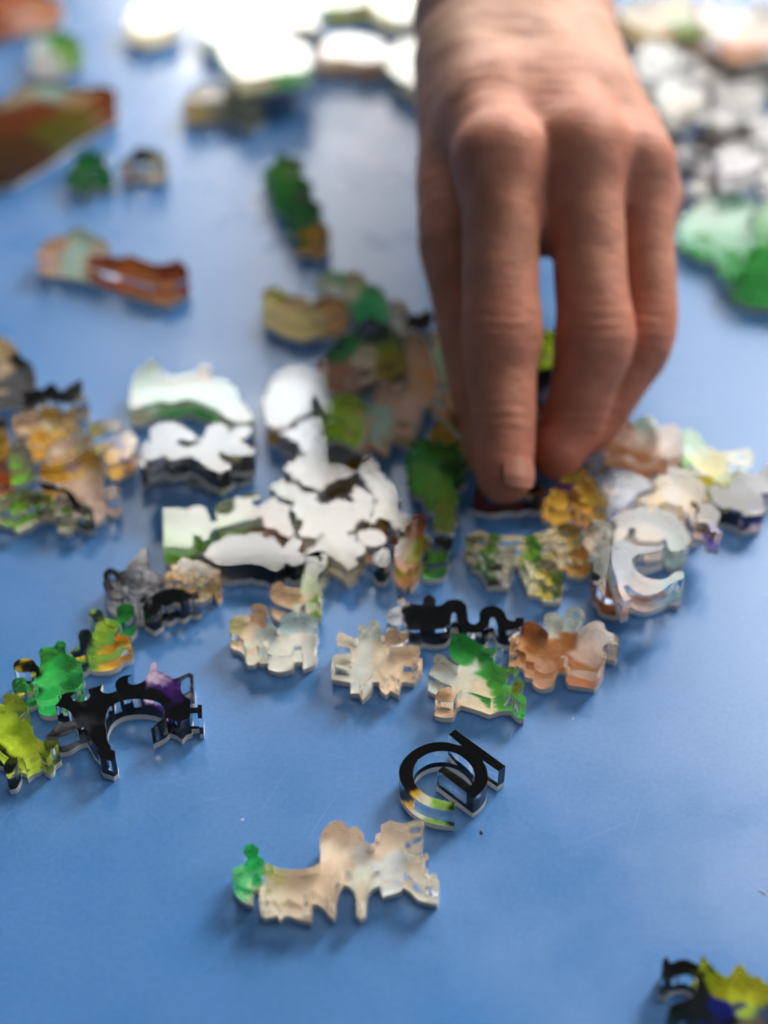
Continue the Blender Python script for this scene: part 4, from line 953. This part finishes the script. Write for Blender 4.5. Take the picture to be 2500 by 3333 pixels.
for label, cx, cy, rx, ry, zz, cols in (
 ("white jagged piece touching the right side of the wrist", 1345, 85, 48, 34, 0, 'b8bcbc c4c4c4 9aa0a4'),
 ("pale grey jagged piece right of the wrist, nearer the orange one", 1420, 125, 50, 34, 7.1, 'b4b8bc 8c9096 c0c0bc'),
 ("bluish white jagged piece beside the index knuckle side of the wrist", 1385, 185, 46, 30, 0, 'a4b0c4 bcc4cc 788090'),
 ("white jagged piece in the middle of the upper right pile", 1465, 205, 56, 36, 7.1, 'bcc4c0 c8ccc8 a0a8a4'),
 ("taupe speckled jagged piece below the orange ones", 1530, 150, 46, 28, 0, '9c9088 6a6058 b0a49c'),
 ("dark taupe jagged piece at the right of the upper right pile", 1600, 205, 50, 34, 7.1, '786c60 3a342e 94887c'),
 ("white jagged piece at the right picture edge below the peach one", 1660, 150, 60, 30, 0, 'c4c4c0 c8c8cc b4b0ac'),
 ("black jagged piece between two pale grey ones", 1560, 250, 44, 26, 0, '2c2a28 1e1e20 6c665e'),
 ("small silver grey jagged piece lowest in the white group", 1440, 285, 44, 22, 0, '9ca4ac b4b8bc 6c747c'),
 ("lilac white jagged piece above the cream one", 1545, 330, 58, 30, 0, 'a8a4a4 bcb8c0 7c7874'),
 ("grey striped jagged piece at the right edge above the charcoal one", 1650, 270, 52, 30, 0, 'a4a0a0 bcbcc4 848080'),
 ("white lilac jagged piece next to the charcoal one", 1600, 345, 46, 28, 7.1, 'bcb8c0 c4c0c8 9c98a0'),
 ("charcoal jagged piece at the right picture edge", 1680, 350, 44, 40, 0, '34342e 2a2a28 4c4a44'),
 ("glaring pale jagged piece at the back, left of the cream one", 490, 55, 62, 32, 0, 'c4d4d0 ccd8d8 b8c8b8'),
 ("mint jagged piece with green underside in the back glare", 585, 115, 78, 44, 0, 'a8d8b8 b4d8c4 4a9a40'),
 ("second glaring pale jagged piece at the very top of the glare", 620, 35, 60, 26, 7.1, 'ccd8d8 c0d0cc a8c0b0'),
 ("orange and green jagged piece at the top right", 1435, 30, 62, 34, 0, '8ca464 c4946c b49c6c'),
 ("bright orange jagged piece at the top right", 1530, 45, 66, 40, 7.1, 'd08c4c d09850 cca090'),
 ("peach jagged piece in the top right corner", 1635, 55, 72, 44, 0, 'd09470 d8b0a0 cca080'),
 ("tiny salmon jagged piece below the bright orange one", 1500, 105, 40, 20, 0, 'c48c70 c89c8c a87860')):
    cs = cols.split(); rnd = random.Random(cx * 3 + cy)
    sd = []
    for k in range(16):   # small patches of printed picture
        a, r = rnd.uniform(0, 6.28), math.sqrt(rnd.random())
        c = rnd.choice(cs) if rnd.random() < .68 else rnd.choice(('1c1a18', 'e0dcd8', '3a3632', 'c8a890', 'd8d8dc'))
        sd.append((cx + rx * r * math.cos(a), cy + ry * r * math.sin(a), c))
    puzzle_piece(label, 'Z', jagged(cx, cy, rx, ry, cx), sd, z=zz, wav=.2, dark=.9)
puzzle_piece("large emerald piece at the right picture edge", 'Z',
 [(1568,592),(1606,596),(1614,550),(1642,520),(1626,480),(1648,442),(1690,412),(1780,430),(1780,640),(1700,640),(1650,632),(1610,624)],
 [(1620,560,'3c9444'),(1650,480,'3a9a4c'),(1630,440,'2f8a40'),(1720,520,'3a9244'),(1640,600,'2f8038'),(1700,600,'46a050')], wav=1.0)
puzzle_piece("pale mint notched piece touching the emerald one at right", 'Z',
 [(1468,485),(1500,450),(1540,425),(1600,422),(1636,440),(1616,476),(1632,516),(1606,540),(1598,586),(1570,570),(1550,535),(1510,524)],
 [(1500,480,'9cd0b8'),(1560,450,'a8d4bc'),(1560,510,'a0d4b8'),(1520,515,'4a9a54'),(1590,560,'5aa464'),(1610,450,'8cc0a8')], wav=.8)
puzzle_piece("small cream piece at the tip of the mint one", 'Z',
 [(1476,402),(1520,380),(1562,396),(1546,424),(1500,424)],
 [(1510,395,'c4bca4'),(1540,410,'b4b4b8'),(1490,410,'4a5470')], wav=.3)
puzzle_piece("small reddish brown piece pressed on the table under the index fingertip", 'Z',
 [(1022,1066),(1044,1040),(1100,1030),(1150,1038),(1162,1058),(1134,1070),(1090,1073),(1044,1074)],
 [(1040,1056,'7a2c14'),(1100,1060,'6a3420'),(1152,1050,'101014')], wav=.2, pinned=True)


# ------------------------------------------------------------------ the hand: one continuous surface grown from a distance field
def jt(dx, dy, depth, r):
    p = in_space(dx, dy, depth)
    return (p[0], p[1], p[2], r)

CH = {  # joints as seen in the photograph: column, row, distance from the lens (mm), radius (mm)
 'index':  [jt(1078, 352, 403, 10.5), jt(1082, 540, 400, 10.0), jt(1083, 725, 397, 10.1), jt(1084, 815, 396, 9.1), jt(1087, 915, 394, 8.5), jt(1091, 1026, 391, 7.3)],
 'middle': [jt(1250, 335, 409, 11.0), jt(1272, 540, 405, 9.7), jt(1284, 728, 402, 10.0), jt(1264, 820, 403, 8.9), jt(1230, 925, 404, 8.3), jt(1204, 975, 402, 7.2)],
 'ring':   [jt(1372, 362, 417, 9.8), jt(1394, 520, 414, 8.0), jt(1393, 715, 412, 8.2), jt(1350, 810, 412, 7.6), jt(1290, 900, 411, 7.2), jt(1262, 935, 409, 6.8)],
 'little': [jt(1398, 420, 430, 8.0), jt(1400, 540, 430, 6.8), jt(1385, 690, 426, 6.8), jt(1340, 780, 424, 6.2), jt(1300, 830, 422, 6.0)],
 'thumb':  [jt(1010, 150, 462, 14.0), jt(972, 470, 422, 9.4), jt(1000, 640, 416, 8.6), jt(1024, 770, 412, 8.4), jt(1044, 880, 409, 8.0), jt(1062, 955, 406, 7.2)],
}
PALM = [  # (from, to) round cones
 (jt(1032, 40, 476, 17.0), jt(1078, 345, 404, 11.2)),
 (jt(1090, 40, 474, 17.5), jt(1250, 328, 410, 11.2)),
 (jt(1150, 40, 474, 17.5), jt(1250, 328, 410, 11.2)),
 (jt(1184, 40, 476, 16.5), jt(1372, 362, 417, 9.6)),
 (jt(1176, 60, 482, 15.5), jt(1398, 420, 430, 8.0)),
 (jt(1032, 40, 476, 17.0), jt(1184, 40, 476, 17.0)),
 (jt(1080, 250, 428, 15.0), jt(1240, 250, 432, 15.0)),
 (jt(1240, 250, 432, 14.0), jt(1350, 330, 430, 10.0)),
 (jt(1010, 150, 462, 14.0), jt(1080, 300, 425, 13.0)),
 (jt(1120, 470, 412, 8.5), jt(1235, 470, 415, 8.5)),
 (jt(1160, 300, 420, 10.0), jt(1175, 480, 412, 7.5)),
 (jt(1300, 430, 420, 8.5), jt(1385, 440, 424, 7.5)),
 (jt(1032, 40, 476, 17.0), jt(1050, -330, 600, 20.0)),
 (jt(1184, 40, 476, 17.0), jt(1180, -330, 600, 21.0)),
]
def cone_sdf(P, a, b):
    a0, ra = np.array(a[:3]), a[3]
    b0, rb = np.array(b[:3]), b[3]
    ab = b0 - a0
    t = np.clip(((P - a0) @ ab) / float(ab @ ab), 0, 1)
    return np.linalg.norm(P - a0 - t[..., None] * ab, axis=-1) - (ra + (rb - ra) * t)

def smin(a, b, k):
    h = np.clip(0.5 + 0.5 * (b - a) / k, 0, 1)
    return b + (a - b) * h - k * h * (1 - h)

def resample(ch, n=4):
    """smooth the joint chain so that a finger is one flowing form"""
    A = np.array(ch); out = []
    for i in range(len(A) - 1):
        p0, p1, p2, p3 = A[max(i - 1, 0)], A[i], A[i + 1], A[min(i + 2, len(A) - 1)]
        for j in range(n):
            t = j / n
            out.append(0.5 * (2 * p1 + (p2 - p0) * t + (2 * p0 - 5 * p1 + 4 * p2 - p3) * t * t + (3 * p1 - p0 - 3 * p2 + p3) * t ** 3))
    out.append(A[-1])
    return out
FINE = {k: resample([(*q[:3], q[3] * (0.955 if i else 1.0)) for i, q in enumerate(v)]) for k, v in CH.items()}

def hand_field(P):
    palm = None
    x0, x1 = float(P[0, 0, 0, 0]), float(P[-1, 0, 0, 0])
    for a, b in PALM:
        d = cone_sdf(P, a, b)
        palm = d if palm is None else smin(palm, d, 7.0)
    # extensor tendons and knuckle heads on the back of the hand
    view = -FWD
    for name, w in (('index', 9.0), ('middle', 10.0), ('ring', 8.0)):
        m = np.array(CH[name][0][:3])
        k0 = m + UPV * 3.2 + view * 0.6
        d = np.linalg.norm(P - k0, axis=-1) - (CH[name][0][3] - 3.4)
        palm = smin(palm, d, 6.5)
    tend = (((1060, 30, 462), 'index'), ((1110, 30, 458), 'middle'), ((1150, 30, 460), 'ring'))
    for (ux, uy, ud), name in tend:
        a = in_space(ux, uy, ud - 4); m = np.array(CH[name][0][:3]) + UPV * 9.4 + view * 0.6
        d = cone_sdf(P, (*a, 1.5), (*m, 1.0))
        palm = smin(palm, d, 4.0)
    total = palm
    for name, ch in CH.items():
        f = None
        fc = FINE[name]
        for a, b in zip(fc[:-1], fc[1:]):
            if min(a[0], b[0]) - 22 > x1 or max(a[0], b[0]) + 22 < x0: continue
            d = cone_sdf(P, a, b)
            f = d if f is None else np.minimum(f, d)
        if f is None: continue
        # skin folds over the middle joint
        if name in ('index', 'middle', 'ring'):
            j = np.array(ch[2][:3]); ax = np.array(ch[1][:3]) - j; ax /= np.linalg.norm(ax)
            t = (P - j) @ ax
            lat = (P - j) @ np.cross(ax, view)
            fold = 0.15 * np.cos(2 * math.pi * (t + .06 * lat * np.sin(lat * .5) + .5 * np.sin(lat * .35 + 1)) / 3.1 + 0.6) * np.exp(-((t - 1.0) / 5.0) ** 2) * np.exp(-(lat / 8.0) ** 2)
            side = np.clip(((P - j) @ view) / 6.0, 0, 1)
            f = f + fold * side - 0.55 * np.exp(-((t + 1.0) / 7.0) ** 2)
            j2 = np.array(ch[4][:3]); t2 = (P - j2) @ ax
            side2 = np.clip(((P - j2) @ view) / 6.0, 0, 1)
            f = f + 0.22 * np.cos(2 * math.pi * t2 / 2.8) * np.exp(-(t2 / 3.5) ** 2) * side2
        total = np.minimum(total, smin(palm, f, 5.0 if name != 'thumb' else 7.0))
    # small crease between neighbours stays; gentle large scale unevenness and wrinkles over the wrist
    x, y, z = P[..., 0], P[..., 1], P[..., 2]
    total = total + 0.25 * np.sin(x * .23 + 1.1 * np.sin(y * .17)) * np.sin(y * .21 + z * .13)
    wr = np.clip((y - 62) / 18, 0, 1)
    total = total + wr * 0.10 * np.sin((y * .8 + z * .5 + 2.6 * np.sin(x * .16 + .9 * np.sin(y * .3))) * 1.2) * np.sin(x * .11 + .8 * np.sin(y * .13))
    return total

def surface_nets(F, org, h):
    """dual contouring without normals: one vertex per sign-changing cell"""
    nx, ny, nz = F.shape
    S = F < 0
    c = np.zeros((nx - 1, ny - 1, nz - 1), np.int8)
    acc = np.zeros((nx - 1, ny - 1, nz - 1, 3), np.float32)
    cnt = np.zeros((nx - 1, ny - 1, nz - 1), np.float32)
    corners = [(i, j, k) for i in (0, 1) for j in (0, 1) for k in (0, 1)]
    sl = lambda o, n: slice(o, n - 1 + o)
    get = lambda A, o: A[sl(o[0], nx), sl(o[1], ny), sl(o[2], nz)]
    for a in corners:
        for ax in range(3):
            if a[ax] == 1: continue
            b = list(a); b[ax] = 1; b = tuple(b)
            fa, fb = get(F, a), get(F, b)
            cr = (fa < 0) != (fb < 0)
            t = np.where(cr, fa / np.where(cr, fa - fb, 1), 0)
            for q in range(3):
                acc[..., q] += np.where(cr, a[q] + (t if q == ax else 0), 0)
            cnt += cr
    act = cnt > 0
    idx = np.full(act.shape, -1, np.int64)
    idx[act] = np.arange(act.sum())
    ijk = np.argwhere(act)
    V = org + h * (ijk + acc[act] / cnt[act][:, None])
    faces = []
    for ax in range(3):
        u, v = (ax + 1) % 3, (ax + 2) % 3
        s0 = [slice(None)] * 3; s1 = [slice(None)] * 3
        s0[ax] = slice(0, -1); s1[ax] = slice(1, None)
        A, B = S[tuple(s0)], S[tuple(s1)]
        e = np.argwhere(A != B)
        ok = (e[:, u] > 0) & (e[:, v] > 0) & (e[:, u] < F.shape[u] - 1) & (e[:, v] < F.shape[v] - 1)
        e = e[ok]
        ins = A[tuple(e.T)]
        q = []
        for du, dv in ((-1, -1), (0, -1), (0, 0), (-1, 0)):
            p = e.copy(); p[:, u] += du; p[:, v] += dv
            q.append(idx[tuple(p.T)])
        q = np.stack(q, 1)
        q[~ins] = q[~ins][:, ::-1]
        faces.append(q)
    return V, np.concatenate(faces)

def build_hand():
    h = 0.85
    allp = np.array([p[:3] for ch in CH.values() for p in ch] + [p[:3] for ab in PALM for p in ab])
    lo = allp.min(0) - 24; hi = allp.max(0) + 24
    lo[2] = max(lo[2], -1.0)
    hi[1] = min(hi[1], 285)
    gx, gy, gz = [np.arange(lo[i], hi[i], h, dtype=np.float32) for i in range(3)]
    F = np.empty((len(gx), len(gy), len(gz)), np.float32)
    Y, Z = np.meshgrid(gy, gz, indexing='ij')
    for i0 in range(0, len(gx), 12):
        xs = gx[i0:i0 + 12]
        P = np.stack([np.broadcast_to(xs[:, None, None], (len(xs),) + Y.shape), np.broadcast_to(Y, (len(xs),) + Y.shape), np.broadcast_to(Z, (len(xs),) + Y.shape)], -1)
        F[i0:i0 + 12] = hand_field(P)
    F[:, -2:, :] = np.maximum(F[:, -2:, :], 0.5)     # close the sleeve end of the forearm
    V, Q = surface_nets(F, lo, h)
    base = np.array([(V[:, 0].min() + V[:, 0].max()) / 2, V[:, 1].min(), 0.0])
    L = V - base
    me = bpy.data.meshes.new("person")
    me.from_pydata([tuple(v * MM) for v in L], [], [tuple(int(i) for i in q) for q in Q])
    me.materials.append(MAT_SKIN)
    # skin tone: ruddy knuckles and fingertips, paler towards the wrist
    tone = np.tile(np.array([0.50, 0.215, 0.135]), (len(V), 1))
    red = np.zeros(len(V))
    for name, ch in CH.items():
        for k, amp, w in ((0, .55, 10), (2, .8, 9), (-1, .75, 10)):
            if name == 'thumb' and k == 0: continue
            c = np.array(ch[k][:3])
            red += amp * np.exp(-(np.linalg.norm(V - c, axis=1) / (w + ch[k][3] * .35)) ** 2)
    red = np.clip(red, 0, 1)[:, None]
    tone = tone * (1 - red) + np.array([0.48, 0.160, 0.096]) * red
    pale = np.clip((V[:, 1] - 75) / 45, 0, 1)[:, None]
    tone = tone * (1 - pale) + np.array([0.53, 0.285, 0.190]) * pale
    tone *= (1 + 0.05 * vnoise(V[:, 0] * .3, V[:, 1] * .25 + V[:, 2] * .2, 2.0))[:, None]
    at = me.color_attributes.new("tone", 'FLOAT_COLOR', 'POINT')
    at.data.foreach_set("color", np.concatenate([tone, np.ones((len(V), 1))], 1).ravel().astype(np.float32))
    me.polygons.foreach_set("use_smooth", [True] * len(me.polygons))
    o = bpy.data.objects.new("person", me)
    scene.collection.objects.link(o)
    o.location = tuple(base * MM)
    sm = o.modifiers.new("smooth", 'SMOOTH'); sm.factor = 0.5; sm.iterations = 2
    tag(o, "left hand and bare forearm reaching down with bunched fingertips picking up a piece", "person")
    nail_mat = plain_material("fingernail", (0.47, 0.185, 0.115), 0.4, 0.2)
    edge_mat = plain_material("nail_tip", (0.49, 0.21, 0.14), 0.4)
    # index fingernail: a curved plate on the camera side of the last joint
    def nail(ch, turn, wide, length, name):
        a, b = np.array(ch[-2][:3]), np.array(ch[-1][:3]); r = ch[-1][3]
        ax = b - a; ax /= np.linalg.norm(ax)
        n = -FWD - ax * float(-FWD @ ax); n /= np.linalg.norm(n)
        s = np.cross(ax, n)
        n2 = n * math.cos(turn) + s * math.sin(turn); s2 = np.cross(ax, n2)
        V, Fc = [], []; nu, nv = 12, 14
        for lay in (0.0, -0.5):
            for j in range(nv + 1):
                v = j / nv
                l = -length * 0.36 + length * v
                wv = wide * (1 - 0.55 * max(0, (0.22 - v) / 0.22) ** 2)
                for i in range(nu + 1):
                    u = 2 * i / nu - 1
                    ang = u * wv / r
                    rr = r + 0.45 + lay - 0.9 * max(0, v - .62) ** 1.2 * 2.2
                    p = b + ax * (l - 0.8 * u * u * max(0, v - .5) * 2) + rr * (n2 * math.cos(ang) + s2 * math.sin(ang))
                    V.append(tuple((p - base) * MM))
        w1 = nu + 1; M = (nv + 1) * w1
        for j in range(nv):
            for i in range(nu):
                q = (j * w1 + i, j * w1 + i + 1, (j + 1) * w1 + i + 1, (j + 1) * w1 + i)
                Fc.append(q); Fc.append(tuple(M + k for k in reversed(q)))
        rim = [i for i in range(w1)] + [j * w1 + nu for j in range(1, nv + 1)] + [nv * w1 + i for i in range(nu - 1, -1, -1)] + [j * w1 for j in range(nv - 1, 0, -1)]
        for k in range(len(rim)):
            p, q = rim[k], rim[(k + 1) % len(rim)]
            Fc.append((q, p, M + p, M + q))
        ob = link_mesh(name, V, Fc, nail_mat, o, 60)
        ob.data.materials.append(edge_mat)
        for f in ob.data.polygons:
            js = [v % M // w1 for v in f.vertices]
            if min(js) >= nv - 2: f.material_index = 1
        return ob
    nail(CH['index'], -0.5, 4.4, 7.5, "fingernail")
    nail(CH['thumb'], 1.2, 5.6, 11.0, "fingernail")
    return o
build_hand()

# ------------------------------------------------------------------ bits of lint on the table
def lint(name, label, crop, pts, r, mat):
    ox, oy, sc = CROPS[crop]
    P = [np.array([*on_plane(ox + x / sc, oy + y / sc, 0.0), r * (1 + .5 * math.sin(i * 1.3)) + r * .1]) for i, (x, y) in enumerate(pts)]
    c = P[0].copy(); c[2] = 0
    V, Fc, n = [], [], 6
    for i, p in enumerate(P):
        t = P[min(i + 1, len(P) - 1)] - P[max(i - 1, 0)]; t /= np.linalg.norm(t)
        s = np.cross(t, (0, 0, 1)); s /= np.linalg.norm(s); u = np.cross(s, t)
        for k in range(n):
            a = 2 * math.pi * k / n
            V.append(tuple((p - c + r * (s * math.cos(a) + u * math.sin(a))) * MM))
    for i in range(len(P) - 1):
        for k in range(n):
            k2 = (k + 1) % n
            Fc.append((i * n + k, i * n + k2, (i + 1) * n + k2, (i + 1) * n + k))
    Fc.append(tuple(reversed(range(n)))); Fc.append(tuple((len(P) - 1) * n + k for k in range(n)))
    o = link_mesh(name, V, Fc, mat, None, 50)
    o.location = tuple(c * MM)
    tag(o, label, "lint")
LINT_W = plain_material("white_lint", (0.8, 0.8, 0.8), 0.8)
LINT_D = plain_material("dark_crumb", (0.10, 0.06, 0.05), 0.8)
lint("lint_fibre", "tiny curled white fibre on the table at the right picture edge", 'F', [(1560,-2),(1590,5),(1615,25),(1640,40),(1665,30),(1680,5),(1660,-15)], 0.09, LINT_W)
lint("crumb", "tiny dark crumb on the table right of the frilled peach piece", 'D', [(1098,1222),(1106,1236),(1120,1250)], 0.16, LINT_D)
